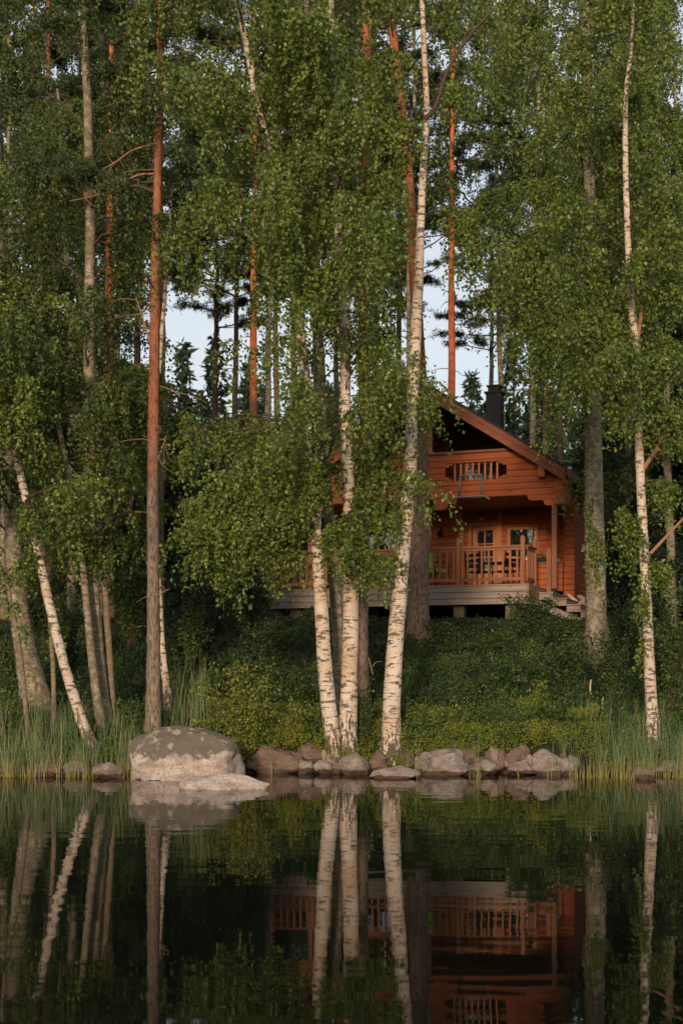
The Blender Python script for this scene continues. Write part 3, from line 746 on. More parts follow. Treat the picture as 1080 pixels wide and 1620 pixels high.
# ---- things on and round the cabin
def rooted(name, label, cat, x, y, z, rz=0, group=None):
    o = empty(name, loc(x, y, z), -TH + rz); return tag(o, label, cat, group)
fr = rooted('hanging_frame', 'grey metal frame with curved feet hung on the front of the balcony', 'metal frame', -1.78, YF - .1, 2.42)
w = MB()
for s_ in (-1, 1):
    w.tube([(s_ * .36, .0, .04), (s_ * .29, .0, .62)], .02, 8); w.tube([(s_ * .29, -.05, .04), (s_ * .27, -.02, .60)], .017, 8)
w.tube([(-.31, 0, .62), (.31, 0, .62)], .026, 8); w.tube([(-.30, -.03, .60), (.30, -.03, .60)], .012, 6)
w.build('side_rail', M['grey_metal'], fr, True)
w = MB(); w.tube(smooth_poly([(-.52, -.05, -.06), (-.42, -.05, .02), (-.3, -.05, .04), (.3, -.05, .04), (.42, -.05, .02), (.52, -.05, -.06)], 20), .022, 8)
w.tube([(-.34, 0, .03), (.34, 0, .03)], .03, 8); w.build('foot_bar', M['grey_metal'], fr, True)
def chair(label, x, y, rz, seatm, backm, fm='black', wide=.5):
    c = rooted('patio_chair', label, 'chair', x, y, .031, rz, 'chairs on the deck')
    hw = wide / 2
    s_ = MB(); s_.box(-hw, hw, -.24, .24, .40, .44 if seatm == 'black' else .50); s_.build('seat', M[seatm], c, bevel=.012)
    b = MB()
    if backm == 'black':
        for k in range(3): b.box(-hw, hw, .235 + k * .02, .26 + k * .02, .52 + k * .14, .61 + k * .14)
    else: b.box(-hw, hw, .20, .29, .50, 1.0)
    b.build('backrest', M[backm], c, bevel=.015)
    for sx in (-1, 1):
        for sy in (-1, 1):
            l = MB(); l.tube([(sx * (hw + .03), sy * .25, 0), (sx * hw, sy * .22, .40 if sy < 0 else .44)], .014, 8); l.build('leg', M[fm], c, True)
        l = MB(); l.tube([(sx * (hw + .01), -.23, .40), (sx * (hw + .01), -.24, .64), (sx * (hw + .01), .26, .66)], .015, 8); l.build('armrest', M[fm], c, True)
    l = MB()
    for sx in (-1, 1): l.tube([(sx * hw, .24, .42), (sx * hw, .30, .98)], .014, 8)
    l.build('back_frame', M[fm], c, True)
    return c
chair('dark patio chair with a bright lime green cushion behind the deck railing', -2.66, .85, 2.6, 'lime', 'lime')
chair('slim black patio chair behind the railing, left of a matching one', -1.55, 1.2, 2.7, 'black', 'black')
chair('slim black patio chair nearest the right corner of the railing', -.85, 1.25, -2.2, 'black', 'black')
chair('dark patio chair behind the railing left of the big pine trunk', -4.6, 1.0, -.5, 'black', 'black')
tb_ = rooted('patio_table', 'small dark patio table between the two black chairs on the deck', 'table', -1.2, 1.9, .031)
w = MB(); w.box(-.38, .38, -.38, .38, .69, .72); w.build('tabletop', M['black'], tb_, bevel=.01)
for sx in (-1, 1):
    for sy in (-1, 1): w = MB(); w.tube([(sx * .34, sy * .34, 0), (sx * .31, sy * .31, .69)], .016, 8); w.build('leg', M['black'], tb_, True)
# planter and small pots on the low wall
pl = rooted('planter_box', 'narrow dark planter box on the low wall below the small window', 'planter', -.30, YB - 1.02, .832)
w = MB(); w.box(-.22, .22, -.07, .07, 0, .14); w.build('box', M['black'], pl, bevel=.01)
w = MB(); leaves(w, rng.uniform((-.2, -.05, .14), (.2, .05, .24), (90, 3)), .05, 0, -.2); w.build('plant', M['cover_leaf'], pl)
kt = rooted('small_lantern', 'small grey lantern on the low wall beside the planter box', 'lantern', .14, YB - 1.02, .832)
w = MB(); w.box(-.05, .05, -.05, .05, 0, .02); w.box(-.05, .05, -.05, .05, .13, .15); w.tube([(0, 0, .15), (0, 0, .19)], [.035, .012], 8)
for sx in (-1, 1):
    for sy in (-1, 1): w.box(sx * .045 - .006, sx * .045 + .006, sy * .045 - .006, sy * .045 + .006, .02, .13)
w.build('lantern_frame', M['grey_metal'], kt); w = MB(); w.tube([(0, 0, .02), (0, 0, .09)], .022, 10); w.build('candle', M['white'], kt)
# bleached driftwood root by the stairs
wl = loc(.86, 2.9, 0); gz = ground(wl.x, wl.y)
dw = empty('driftwood_stump', (wl.x, wl.y, gz - .05), -TH); tag(dw, 'bleached driftwood root leaning against the cabin wall beside the stairs', 'driftwood')
hgt = CO.z - gz
w = MB()
for k in range(9):
    a = rng.uniform(-.30, .34); t = rng.uniform(.4, 1.0)
    w.tube(smooth_poly([(a * .7 + .12, rng.uniform(-.1, .1), 0), (a * .6 + .1, rng.uniform(-.14, .1), hgt * .4 * t + .2), (a - .02 - .12 * t, rng.uniform(-.12, .1), hgt * .62 + .35 * t)], 10), np.linspace(.12, .03, 10), 7, 0, .12)
w.tube(smooth_poly([(-.15, -.12, hgt * .5), (.1, -.16, hgt * .75), (.42, -.1, hgt * .68), (.46, -.05, .1)], 14), np.linspace(.07, .12, 14), 8, 0, .1)
w.build('root_arm', M['driftwood'], dw, True)
wl = loc(.95, YB + .9, 0); gz = ground(wl.x, wl.y)
fp = empty('flower_stand', (wl.x, wl.y, gz - .03), -TH); tag(fp, 'dark stand with small pots against the right cabin wall above the driftwood', 'plant stand')
w = MB()
for k in range(3): w.box(-.13, .13, -.15, .15, .25 + k * .36, .28 + k * .36)
for sx in (-1, 1): w.box(sx * .12 - .012, sx * .12 + .012, -.14, .14, 0, 1.15)
w.build('shelf', M['black'], fp)
for k in range(3):
    w = MB(); zz = .281 + k * .36; w.tube([(0, 0, zz), (0, 0, zz + .12)], [.05, .07], 12); w.build('pot', M['fascia'] if k != 2 else M['white'], fp, True)
    w = MB(); leaves(w, rng.normal(0, .05, (50, 3)) + (0, 0, zz + .17), .05, 0, -.3); w.build('plant', M['cover_leaf'], fp)

# ================================================================== FOREGROUND TREES
birch('b', 'tall white birch, left trunk of the close pair rooted on the rocks mid shore', [(529,1196,26),(516,1080,24),(508,960,22),(501,860,18),(498,750,17),(489,650,16),(481,580,15),(469,480,14),(453,400,13),(441,310,12),(426,240,12),(408,170,12),(397,100,11),(383,30,9),(372,-60,7)], None,
      limbs=44, y_low=760, Lr=(1.3, 3.2), twig=1.15, K=34,
      extra=[(800,420,800,-.4,36,.8),(780,330,740,-.6,44,.9),(760,290,800,-.3,46,1.0),(740,340,830,-.8,50,1.1),(700,300,700,.3,40,.9),(820,385,850,-.7,40,.8),(720,390,690,.2,40,1.0),(790,450,815,-.9,30,.7),(690,262,690,.6,20,.8),(840,300,880,-.5,44,.8),(870,350,905,-.6,40,.9),(800,270,850,-.7,40,.9),(850,340,900,-.3,30,.7)])
birch('b', 'tall white birch with dark patches, right trunk of the mid shore pair', [(549,1196,31),(552,1090,27),(555,980,25),(555,860,23),(551,750,20),(548,650,17),(545,550,15),(540,450,13),(534,300,12),(529,150,11),(525,0,9),(523,-60,8)], None,
      limbs=44, y_low=800, Lr=(1.2, 2.9), bias=(0, -.5), twig=1.15, K=34,
      extra=[(840,600,900,-.7,40,.8),(820,520,850,-.9,34,.7),(760,620,820,-.6,36,.9),(860,590,885,-.6,24,.6),(740,470,760,-.8,38,.9),(800,560,860,-1.0,40,.9),(700,610,740,-.4,30,.8)])
birch('b', 'slim grey birch half hidden behind the pair of white trunks mid shore', [(541,1150,20),(537,1050,20),(531,950,20),(524,860,17),(516,760,15),(511,650,13),(508,550,11),(500,400,10),(494,250,9),(490,100,8),(488,-60,7)], 25.3, bark='birch_grey', limbs=22, y_low=700, K=24)
birch('b', 'single tall white birch right of centre leaning right, crossing in front of the cabin', [(618,1201,33),(620,1100,28),(628,980,25),(638,860,23),(647,750,21),(651,650,19),(656,550,18),(661,450,16),(666,350,13),(669,250,11),(673,180,10),(668,90,9),(665,0,8),(663,-60,7)], None,
      limbs=30, y_low=640, Lr=(.7, 1.7), twig=.9, K=24,
      front=.35, extra=[(700,600,700,-.4,22,.6),(640,700,640,-.3,16,.5),(820,600,810,-.3,26,.6),(880,590,880,-.3,22,.6),(600,590,620,-.2,20,.6)],
      forks=[[(672,190,8,0),(690,165,7,-.1),(706,115,6,-.2),(738,62,5,-.3),(780,15,4,-.4)]])
birch('b', 'slender white birch at the right edge rising from the reeds with bare forks', [(1034,1182,23),(1028,1080,18),(1022,950,16),(1017,850,15),(1013,750,14),(1009,650,13),(1007,560,13),(1000,480,12),(993,350,10),(990,230,9),(991,150,8),(1000,80,6),(1006,-20,5)], None,
      limbs=44, y_low=700, Lr=(.6, 1.7), twig=.9, K=26,
      extra=[(860,975,800,-.2,28,.8),(820,985,870,.1,30,.9),(760,1070,780,-.2,28,.8),(880,1050,900,-.2,26,.7),(700,1075,640,-.2,26,.9),(640,960,620,.2,30,1.0),(900,1000,960,-.1,22,.5),(560,930,480,-.3,40,1.3),(500,900,400,-.2,40,1.3),(480,1070,420,0,36,1.1),(950,1005,1040,-.1,18,.4)],
      forks=[[(1011,705,9,0),(998,650,7,.1),(975,600,5,.2),(950,575,4,.3)], [(1017,742,8,0),(1035,715,7,-.1),(1050,690,6,-.2),(1056,672,4,-.2)], [(1006,545,7,0),(1013,500,6,.1),(1012,470,5,.1)], [(1024,880,6,0),(1052,850,5,0),(1085,815,4,0)]], deadmat='dead_limb')
birch('b', 'white birch leaning steeply left out of the reeds beside the pale rock', [(148,1190,20),(128,1135,17),(103,1055,16),(82,970,15),(64,890,14),(47,810,13),(28,730,12),(10,660,11),(-8,600,10),(-40,500,9),(-70,380,7)], None,
      limbs=26, y_low=850, Lr=(.8, 1.8), K=26, extra=[(640,80,620,-.3,30,.8),(780,40,840,-.4,22,.6),(700,110,720,-.3,30,.8),(860,20,900,-.3,22,.5)])
birch('b', 'thick mossy birch at the left edge, leaning, with dark shaded right side', [(62,1128,52),(47,1060,40),(36,1000,33),(27,930,29),(21,850,26),(14,750,24),(8,650,22),(5,550,20),(2,420,17),(-2,300,14),(-4,150,12),(-6,-40,9)], None, bark='birch_moss',
      limbs=46, y_low=900, Lr=(1.2, 2.8), K=30, extra=[(560,90,520,-.2,34,.9),(480,130,430,-.3,36,.9),(620,60,700,.3,30,.9)])
birch('b', 'thin reddish young stem rising from the left reeds before the mossy birch', [(47,1178,9),(40,1100,8),(30,1010,8),(18,950,7),(4,880,6)], None, bark='birch_young', limbs=6, y_low=1010, Lr=(.3, .7), K=9, twig=.4, top_y=880, group='thin reddish stems in the left reeds', flare=1.1, cat='young tree')
birch('b', 'thin reddish stem right of a similar one, standing straighter in the left reeds', [(84,1170,9),(86,1090,8),(81,1000,7),(74,930,6),(70,860,5)], None, bark='birch_young', limbs=7, y_low=1030, Lr=(.3, .8), K=9, twig=.4, top_y=860, group='thin reddish stems in the left reeds', flare=1.1, cat='young tree')
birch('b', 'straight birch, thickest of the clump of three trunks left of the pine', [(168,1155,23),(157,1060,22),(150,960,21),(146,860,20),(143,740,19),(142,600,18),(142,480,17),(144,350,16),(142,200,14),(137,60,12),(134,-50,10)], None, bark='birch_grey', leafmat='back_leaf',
      limbs=42, y_low=800, Lr=(1.2, 2.9), K=28, extra=[(640,220,600,-.3,34,.9),(700,90,660,-.3,30,.8),(820,210,850,-.2,26,.7),(760,190,740,-.3,30,.8),(840,110,880,-.4,24,.6)])
birch('b', 'slim brownish birch at left of the clump of three, bending left and bare above', [(163,1168,15),(148,1060,14),(137,950,12),(127,850,11),(112,760,10),(98,690,9),(82,610,8),(70,540,7),(58,480,6),(70,452,4)], None, bark='birch_grey',
      limbs=14, y_low=760, Lr=(.5, 1.2), K=16, twig=.6, top_y=450)
birch('b', 'slim brown stem at right of the clump, curving to a bare broken top', [(180,1150,11),(174,1050,11),(168,960,11),(164,870,10),(183,830,8),(207,800,7),(204,750,7),(185,710,7),(160,672,6),(135,635,5),(112,590,4)], None, bark='birch_young',
      limbs=10, y_low=900, Lr=(.4, 1.0), K=14, twig=.5, top_y=600, forks=[[(166,850,5,0),(180,820,4,0),(215,810,3,0),(240,812,2,0)]], deadmat='dead_limb')
birch('b', 'thin pale birch tucked close behind the orange barked pine', [(268,1118,13),(258,1040,11),(252,950,10),(247,850,9),(245,700,8),(252,560,7),(262,420,6),(270,300,5)], 26.4, bark='birch', limbs=20, y_low=800, Lr=(.6, 1.4), K=20, twig=.7, top_y=300)
birch('b', 'large grey barked birch standing on the slope in front of the cabin right wall', [(943,1047,40),(942,960,34),(940,850,31),(938,750,29),(936,650,26),(933,590,24),(934,450,20),(932,300,18),(929,150,16),(927,0,14),(926,-60,12)], None, bark='birch_grey', leafmat='birch_leaf',
      limbs=56, y_low=540, Lr=(1.2, 2.7), twig=1.6, K=34, leaf=.066, spacing=.042, flare=1.25,
      extra=[(560,880,640,-.8,30,1.5),(540,800,520,-1.2,44,2.0),(500,850,540,-1.5,50,2.3),(420,780,420,-1,50,2.2),(360,830,400,-1.6,50,2.4),(520,900,600,-1.4,34,1.8),(560,870,700,-.6,20,.9),(300,760,300,-1,44,2),(980,950,820,-.8,12,.5),(760,925,900,-.6,14,.6),(850,950,870,-.7,14,.5)])

# ---- pines near the shore
def tufts(lf, C, n, r, ln, w, mi=0, rnd=None):
    """needle tufts round centres C"""
    K = len(C); d = rng.normal(0, 1, (K, n, 3)); d[..., 2] += .35; d /= np.linalg.norm(d, axis=2)[..., None]
    A = C[:, None, :] + d * r * .15; B = A + d * (ln * rng.uniform(.7, 1.2, (K, n, 1)))
    A = A.reshape(-1, 3); B = B.reshape(-1, 3); m = len(A)
    s = np.cross(B - A, rng.normal(0, 1, (m, 3))); s /= np.linalg.norm(s, axis=1)[:, None] + 1e-9; s *= w / 2
    V = np.stack([A - s * .6, A + s * .6, B + s, B - s], 1).reshape(-1, 3)
    rr = np.clip(np.repeat(rng.uniform(.15, .8, K), n) + rng.normal(0, .12, m), 0, 1)
    lf.add(V, np.arange(4 * m).reshape(m, 4), mi, rr)
def pine_limb(tb, lf, p0, dv, L, tn, rise=.25, ln=.09, w=.012, K=26, o=0, nn=16):
    path = limb_path(p0, dv, L, rise, .12, 9)
    tb.tube(path, np.linspace(max(.012, L * .016), .005, 9), 5, 1, cap=False)
    C = []
    for k in range(K):
        s = rng.uniform(.35, 1) ** .7 * 8; i = min(int(s), 7); q = path[i] * (1 - s + i) + path[i + 1] * (s - i)
        a = rng.uniform(0, 6.28); sp = L * .26 * rng.uniform(.2, 1)
        e = q + np.array([math.cos(a) * sp + dv[0] * sp * .6, math.sin(a) * sp + dv[1] * sp * .6, rng.uniform(0, .45) * sp])
        ribbons(lf, q[None], e[None], .010, 1)
        for t in np.linspace(.45, 1, tn): C.append(q + (e - q) * t + rng.normal(0, .04, 3))
    tufts(lf, np.array(C), nn, .1, ln, w)
def pine(name, label, pts, D=None, bark='pine', crown_y=200, limbs=26, Lr=(1.2, 2.6), K=22, tn=4, ln=.10, w=.012, dead=8, group=None, top_y=-100, lean=0, extra=(), nn=16, flare=1.3, deadlist=()):
    if D is None: D = gd(*pts[0][:2])
    p, r = pxline(pts, D, lean); p[0, 2] = min(p[0, 2], ground(p[0, 0], p[0, 1]) + .02); o = p[0].copy()
    root = empty('pine_tree', o); tag(root, label, 'pine tree', group)
    tb = MB(); lf = MB(); q = trunk_mesh(tb, p - o, r, flare, 16, .05, 80, .01); ax = q[1:, :3]
    zl = CH + (HY - crown_y) / F * D - o[2]; zt = ax[-1, 2]
    for k in range(limbs):
        z = zl + (zt - zl) * (k + rng.uniform()) / limbs; i = int(np.argmin(np.abs(ax[:, 2] - z)))
        a = rng.uniform(0, 6.28); pine_limb(tb, lf, ax[i], (math.cos(a), math.sin(a)), rng.uniform(*Lr), tn, rng.uniform(.1, .5), ln, w, K, nn=nn)
    for e in extra:
        y, ex, ey, dd, kk = e; i = int(np.argmin(np.abs(ax[:, 2] + o[2] - P(0, y, D)[2]))); d = P(ex, ey, D + dd) - o - ax[i]; L = float(np.hypot(d[0], d[1]))
        pine_limb(tb, lf, ax[i], d[:2] / L, L, tn, d[2] / L + .12, ln, w, kk, nn=nn)
    for k in range(dead):
        z = rng.uniform(.35, 1.0) * zl; i = int(np.argmin(np.abs(ax[:, 2] - z))); a = rng.uniform(0, 6.28); L = rng.uniform(.25, 1.2)
        path = limb_path(ax[i], (math.cos(a), math.sin(a)), L, rng.uniform(-.1, .5), .3, 7); tb.tube(path, np.linspace(.013, .004, 7), 5, 2, cap=False)
    for dl in deadlist:
        fp = np.array([P(x, y, D + dd) for x, y, dd in dl]) - o; qq = smooth_poly(fp, 14); tb.tube(qq, np.linspace(.024, .006, 14), 6, 2, .05, cap=False)
        for k in range(5):
            i = rng.integers(4, 13); e = qq[i] + np.array([rng.normal(-.1, .25), rng.normal(0, .2), rng.normal(-.05, .22)])
            tb.tube(smooth_poly([qq[i], (qq[i] + e) / 2 + rng.normal(0, .05, 3), e], 6), np.linspace(.009, .003, 6), 4, 2, cap=False)
    link('trunk', tb.mesh('pine_trunk', [M[bark], M['limb'], M['dead_limb']], True), root)
    if lf.n: link('crown', lf.mesh('pine_crown', [M['pine_needle'], M['limb']]), root)
    return root
pine('p', 'straight pine with orange upper bark standing behind the big boulder', [(243,1166,27),(243,1080,23),(243,1000,21),(242,850,19),(241,740,18),(242,600,17),(243,450,15),(246,300,13),(249,150,11),(252,0,9),(254,-80,8)], None, crown_y=30, limbs=10, Lr=(1.0, 2.0), dead=16, K=16,
     extra=[(290,95,290,-.4,22),(300,60,270,.2,22),(250,130,280,.5,18),(120,150,130,.4,18),(60,330,60,.6,16)],
     deadlist=[[(244,275,0),(215,278,-.1),(185,297,-.2),(150,310,-.3),(110,318,-.3)], [(243,228,0),(210,238,-.1),(185,255,-.2),(160,270,-.2)], [(247,128,0),(215,128,.1),(180,130,.2)], [(243,350,0),(262,380,.1),(285,400,.2)], [(243,560,0),(225,500,.1),(215,470,.2)], [(243,735,0),(255,715,0),(262,690,0)], [(243,945,0),(255,938,-.1),(268,932,-.1)]])
pine('p', 'orange barked pine just right of and behind the boulder pine', [(253,1060,16),(252,900,15),(251,750,15),(251,600,14),(251,450,13),(252,330,12),(253,200,10),(255,0,8),(256,-80,7)], 29.5, 'pine_big', crown_y=60, limbs=12, Lr=(1.2, 2.4), dead=10)
pine('p', 'dark pine behind the white birch pair, in shade below and orange at its top', [(572,1110,22),(573,1000,19),(575,850,18),(577,700,18),(576,550,18),(575,400,17),(577,250,17),(581,120,15),(583,0,14),(584,-80,13)], None, 'pine_big', crown_y=80, limbs=10, Lr=(1.2, 2.6), dead=12)
pine('p', 'thick grey barked pine in front of the deck beside the leaning white birch', [(661,1018,38),(661,960,34),(662,880,31),(663,800,28),(664,700,23),(664,620,21),(656,450,18),(646,300,16),(636,180,14),(622,60,13),(617,-20,11),(615,-80,10)], None, 'pine_big', crown_y=90, limbs=12, Lr=(1.4, 3.0), dead=12, flare=1.5)

# ================================================================== BACKGROUND TREES (templates, then copies)
def hide_template(o, m):
    return link(o, m)
def bg_pine_mesh(H, seed):
    tb = MB(); lf = MB(); n = 30
    q = np.column_stack([np.cumsum(rng.normal(0, .02, n)), np.cumsum(rng.normal(0, .02, n)), np.linspace(-.4, H, n)])
    tb.tube(q, np.linspace(.17, .05, n), 10, 0, .05)
    for k in range(34):
        f = .62 + .38 * (k + rng.uniform()) / 34; i = int(f * (n - 1)); a = rng.uniform(0, 6.28)
        L = rng.uniform(1.2, 3.0) * (1.15 - .9 * (f - .62) * 1.6)
        pine_limb(tb, lf, q[i], (math.cos(a), math.sin(a)), L, 4, rng.uniform(.0, .5), .16, .024, 18, nn=12)
    for k in range(10):
        i = int(rng.uniform(.3, .55) * n); a = rng.uniform(0, 6.28)
        tb.tube(limb_path(q[i], (math.cos(a), math.sin(a)), rng.uniform(.4, 1.5), .2, .3, 6), np.linspace(.02, .006, 6), 5, 2, cap=False)
    return tb.mesh('far_pine_trunk', [M['pine_far'], M['limb'], M['dead_limb']], True), lf.mesh('far_pine_crown', [M['pine_needle'], M['limb']])
def bg_birch_mesh(H, seed, c0=.22, nl=46):
    tb = MB(); lf = MB(); n = 30
    q = np.column_stack([np.cumsum(rng.normal(0, .035, n)), np.cumsum(rng.normal(0, .03, n)), np.linspace(-.4, H, n)])
    tb.tube(q, np.linspace(.14, .03, n), 10, 0, .04)
    for k in range(nl):
        f = c0 + (1 - c0) * (k + rng.uniform()) / nl; i = min(n - 1, int(f * (n - 1))); a = rng.uniform(0, 6.28)
        L = rng.uniform(1.0, 3.0) * (1.2 - .75 * f) if c0 < .3 else rng.uniform(1.2, 3.6) * (1.15 - .45 * f)
        dv = (math.cos(a), math.sin(a)); path = limb_path(q[i], dv, L, rng.uniform(.5, 1.1), rng.uniform(.3, .8))
        tb.tube(path, np.linspace(.022, .006, 9), 5, 1, cap=False)
        hang(lf, path, 30, 1.2, .10, .055, outward=(*dv, 0))
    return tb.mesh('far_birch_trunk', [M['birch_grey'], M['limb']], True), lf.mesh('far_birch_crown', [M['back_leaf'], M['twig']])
def bg_spruce_mesh(H, R, lf_w=.02, dens=1.0, ln=.11):
    tb = MB(); lf = MB(); n = 24
    q = np.column_stack([np.zeros(n), np.zeros(n), np.linspace(-.4, H, n)])
    tb.tube(q, np.linspace(max(.03, H * .011), .012, n), 9, 0, .04)
    z = H * .05
    while z < H * .99:
        f = z / H; Lm = R * (1 - f) ** .85 + .1
        for k in range(int(6 + 3 * rng.uniform())):
            a = rng.uniform(0, 6.28); L = Lm * rng.uniform(.65, 1.1); dv = (math.cos(a), math.sin(a))
            p0 = np.array([0, 0, z + rng.uniform(-.1, .1)]); path = limb_path(p0, dv, L, .05, .30 if f < .7 else -.1, 7)
            tb.tube(path, np.linspace(.014, .004, 7), 4, 1, cap=False)
            K = int((26 * L / 1.5 + 6) * dens); s = rng.uniform(.12, 1, K) * 6; i = np.minimum(s.astype(int), 5); fr = (s - i)[:, None]
            c = path[i] * (1 - fr) + path[i + 1] * fr
            side = np.cross([dv[0], dv[1], 0], [0, 0, 1]); c = c + side * (rng.uniform(-1, 1, (K, 1)) * L * .28) * (1 - s[:, None] / 7) + np.array([0, 0, -1]) * rng.uniform(0, .22, (K, 1))
            tufts(lf, c, 9, .1, ln, lf_w)
        z += max(.22, .34 * (1 - f * .5)) * (H / 14) ** .5
    return tb.mesh('spruce_trunk', [M['spruce_bark'], M['limb']], True), lf.mesh('spruce_crown', [M['spruce_needle'], M['limb']])
def place(meshes, name, label, cat, x, D, sc=1.0, group=None, zoff=0):
    X = (x - CX) / F * D; o = empty(name, (X, D, ground(X, D) + zoff), rng.uniform(0, 6.28)); o.scale = (sc, sc, sc * rng.uniform(.97, 1.05)); tag(o, label, cat, group)
    link('trunk', meshes[0], o); link('crown', meshes[1], o); return o
def tall_birch_mesh(H, c0):
    return bg_birch_mesh(H, 0, c0, 52)
PT = [bg_pine_mesh(22, 1), bg_pine_mesh(20, 2)]
BT = [bg_birch_mesh(15, 1), bg_birch_mesh(17, 2)]
TB = [tall_birch_mesh(24, .58), tall_birch_mesh(22, .52)]
SP = [bg_spruce_mesh(13, 2.3, .03, 1.1, .16), bg_spruce_mesh(10, 2.0, .03, 1.1, .15)]
SS = bg_spruce_mesh(3.2, 1.15, .014, 1.3, .07)
M['pine_dull'] = pine_bark('dull_pine_bark', 13, 22, (.30,.10,.05), (.13,.085,.06))
PD = []
for t_, c_ in PT:
    q_ = t_.copy(); q_.materials[0] = M['pine_dull']; PD.append((q_, c_))
pg = 'pine trees standing behind the cabin and shore'
for k, (x, D, sc, lb) in enumerate([(710,47,1.0,'glowing orange pine above the cabin roof, just left of the chimney'), (400,46,.98,'bright orange pine trunk between the boulder pine and the white birch pair'),
  (434,53,.9,'thin dark pine just right of the bright orange pine trunk'), (466,55,.95,'thin dark pine seen against the sky close left of the white birch pair'), (374,56,.95,'dark pine against the sky left of the bright orange pine trunk'),
  (592,52,.9,'dark pine behind the left roof slope of the cabin'), (628,57,1.0,'dark pine rising behind the cabin ridge'), (779,60,.9,'thin brown pine trunk directly above the black chimney'),
  (74,44,.95,'dark pine behind the mossy birch in the left wood'), (130,50,1.0,'dark pine left of the clump of three trunks, deep in the wood'), (172,40,.95,'orange topped pine right behind the clump of three trunks'),
  (340,60,1.0,'farthest pine in the sky gap right of the boulder pine'), (862,52,.85,'brown pine trunk behind the right roof slope'), (884,58,.9,'slim dark pine behind the right end of the roof'), (530,62,1.0,'far dark pine straight behind the white birch pair'),
  (215,47,1.0,'dark pine just left of the boulder pine in the deep wood'), (20,58,1.0,'dark pine far back at the left edge of the wood')]):
    place((PT if k in (0, 1, 10) else PD)[k % 2], 'pine_tree', lb, 'pine tree', x, D, sc, pg)
bg = 'birches growing behind the shore'
for k, (x, D, sc, lb) in enumerate([(1066,34,.9,'leafy birch at the right edge behind the slender white birch'), 
  (160,41,.9,'leafy birch in the wood left of the boulder pine'), (110,35,.85,'leafy birch in the left wood behind the clump of three'), (10,37,.9,'leafy birch in the wood at the left edge'), (1000,42,1.0,'leafy birch in the dark wood between the grey birch and the slender white birch'),
  (508,48,.5,'low leafy birch behind the left roof slope'), (190,58,1.1,'leafy birch deep in the left wood')]):
    place(BT[k % 2], 'birch_tree', lb, 'birch tree', x, D, sc, bg)
for k, (x, D, sc, lb) in enumerate([(60,46,1,'tall birch crown in the upper left corner'), (190,44,1,'tall birch crown behind the top of the boulder pine'), (420,47,1,'tall birch crown above the bright orange pine trunk'),
  (540,50,1.02,'tall birch crown at top centre behind the white birch pair'), (650,48,1,'tall birch crown behind the top of the single white birch'), (790,55,1.1,'tall birch crown high above the cabin chimney'), (846,46,.95,'pale birch trunk behind the right roof slope, left of the brown pine'),
  (1000,47,1,'tall birch crown in the upper right corner behind the slender white birch'), (255,60,1.15,'farther tall birch crown left of the upper sky gap'), (490,62,1.1,'farther tall birch crown left of top centre')]):
    place(TB[k % 2], 'birch_tree', lb, 'birch tree', x, D, sc, bg)
sg = 'dark spruces in the wood'
for k, (x, D, sc, lb) in enumerate([(985,45,1.0,'dark spruce right of the cabin behind the grey birch'), (1046,39,.95,'dark spruce behind the slender white birch'), (1090,35,.9,'dark spruce cut by the right edge of the photo'), (960,53,1.2,'tall dark spruce behind the right end of the cabin'), (1020,56,1.3,'tall dark spruce deep in the wood at right'),
  (330,50,.62,'low dark spruce in front of the sky gap at left of centre'), (280,46,.55,'low dark spruce just right of the boulder pine'), (200,43,.75,'dark spruce behind the clump of three trunks'), (110,47,.8,'dark spruce left of the clump of three trunks, far back'), (40,45,.75,'dark spruce behind the mossy birch'),
  (380,44,.5,'small dark spruce left of the cabin deck, farther back'), (-10,50,.9,'dark spruce cut by the left edge of the photo'), (440,50,.55,'dark spruce close behind the left end of the cabin'), (155,55,.9,'dark spruce deep in the left wood')]):
    place(SP[k % 2], 'spruce_tree', lb, 'spruce tree', x, D, sc, sg)
for x, D, sc, lb in [(392,33.5,.85,'young spruce standing just left of the left end of the deck'), (352,31.5,.7,'little young spruce on the dark slope left of the deck'), (300,36,.9,'young spruce on the slope behind the bush and boulder')]:
    place(SS, 'young_spruce', lb, 'spruce tree', x, D, sc, 'young spruces on the slope')

# far wood behind, and the wood on the opposite shore that the windows mirror
def far_wood(n, f):
    lf = MB()
    for k in range(n):
        X, Y, H = f(); z0 = ground(X, Y); R = H * rng.uniform(.14, .2); m = 900
        t = rng.uniform(0, 1, m) ** 1.2; a = rng.uniform(0, 6.28, m); rr = R * (1 - t) * rng.uniform(.5, 1.05, m) + .1
        leaves(lf, np.column_stack([X + rr * np.cos(a), Y + rr * np.sin(a), z0 + t * H]), H * .045, 0, .2, .35)
        lf.tube([(X, Y, z0 - .3), (X, Y, z0 + H)], [.2, .05], 5, 1)
    return lf
tag(far_wood(420, lambda: (rng.uniform(-75, 75), rng.uniform(75, 150), rng.uniform(10, 17))).build('far_wood', [M['spruce_needle'], M['spruce_bark']]), 'mass of dark conifers closing the view behind the tree trunks', 'wood', kind='stuff')
tag(far_wood(300, lambda: (rng.uniform(-110, 110), rng.uniform(-185, -150), rng.uniform(9, 14))).build('far_wood', [M['spruce_needle'], M['spruce_bark']]), 'dark wood across the lake mirrored in the cabin windows', 'wood', kind='stuff')

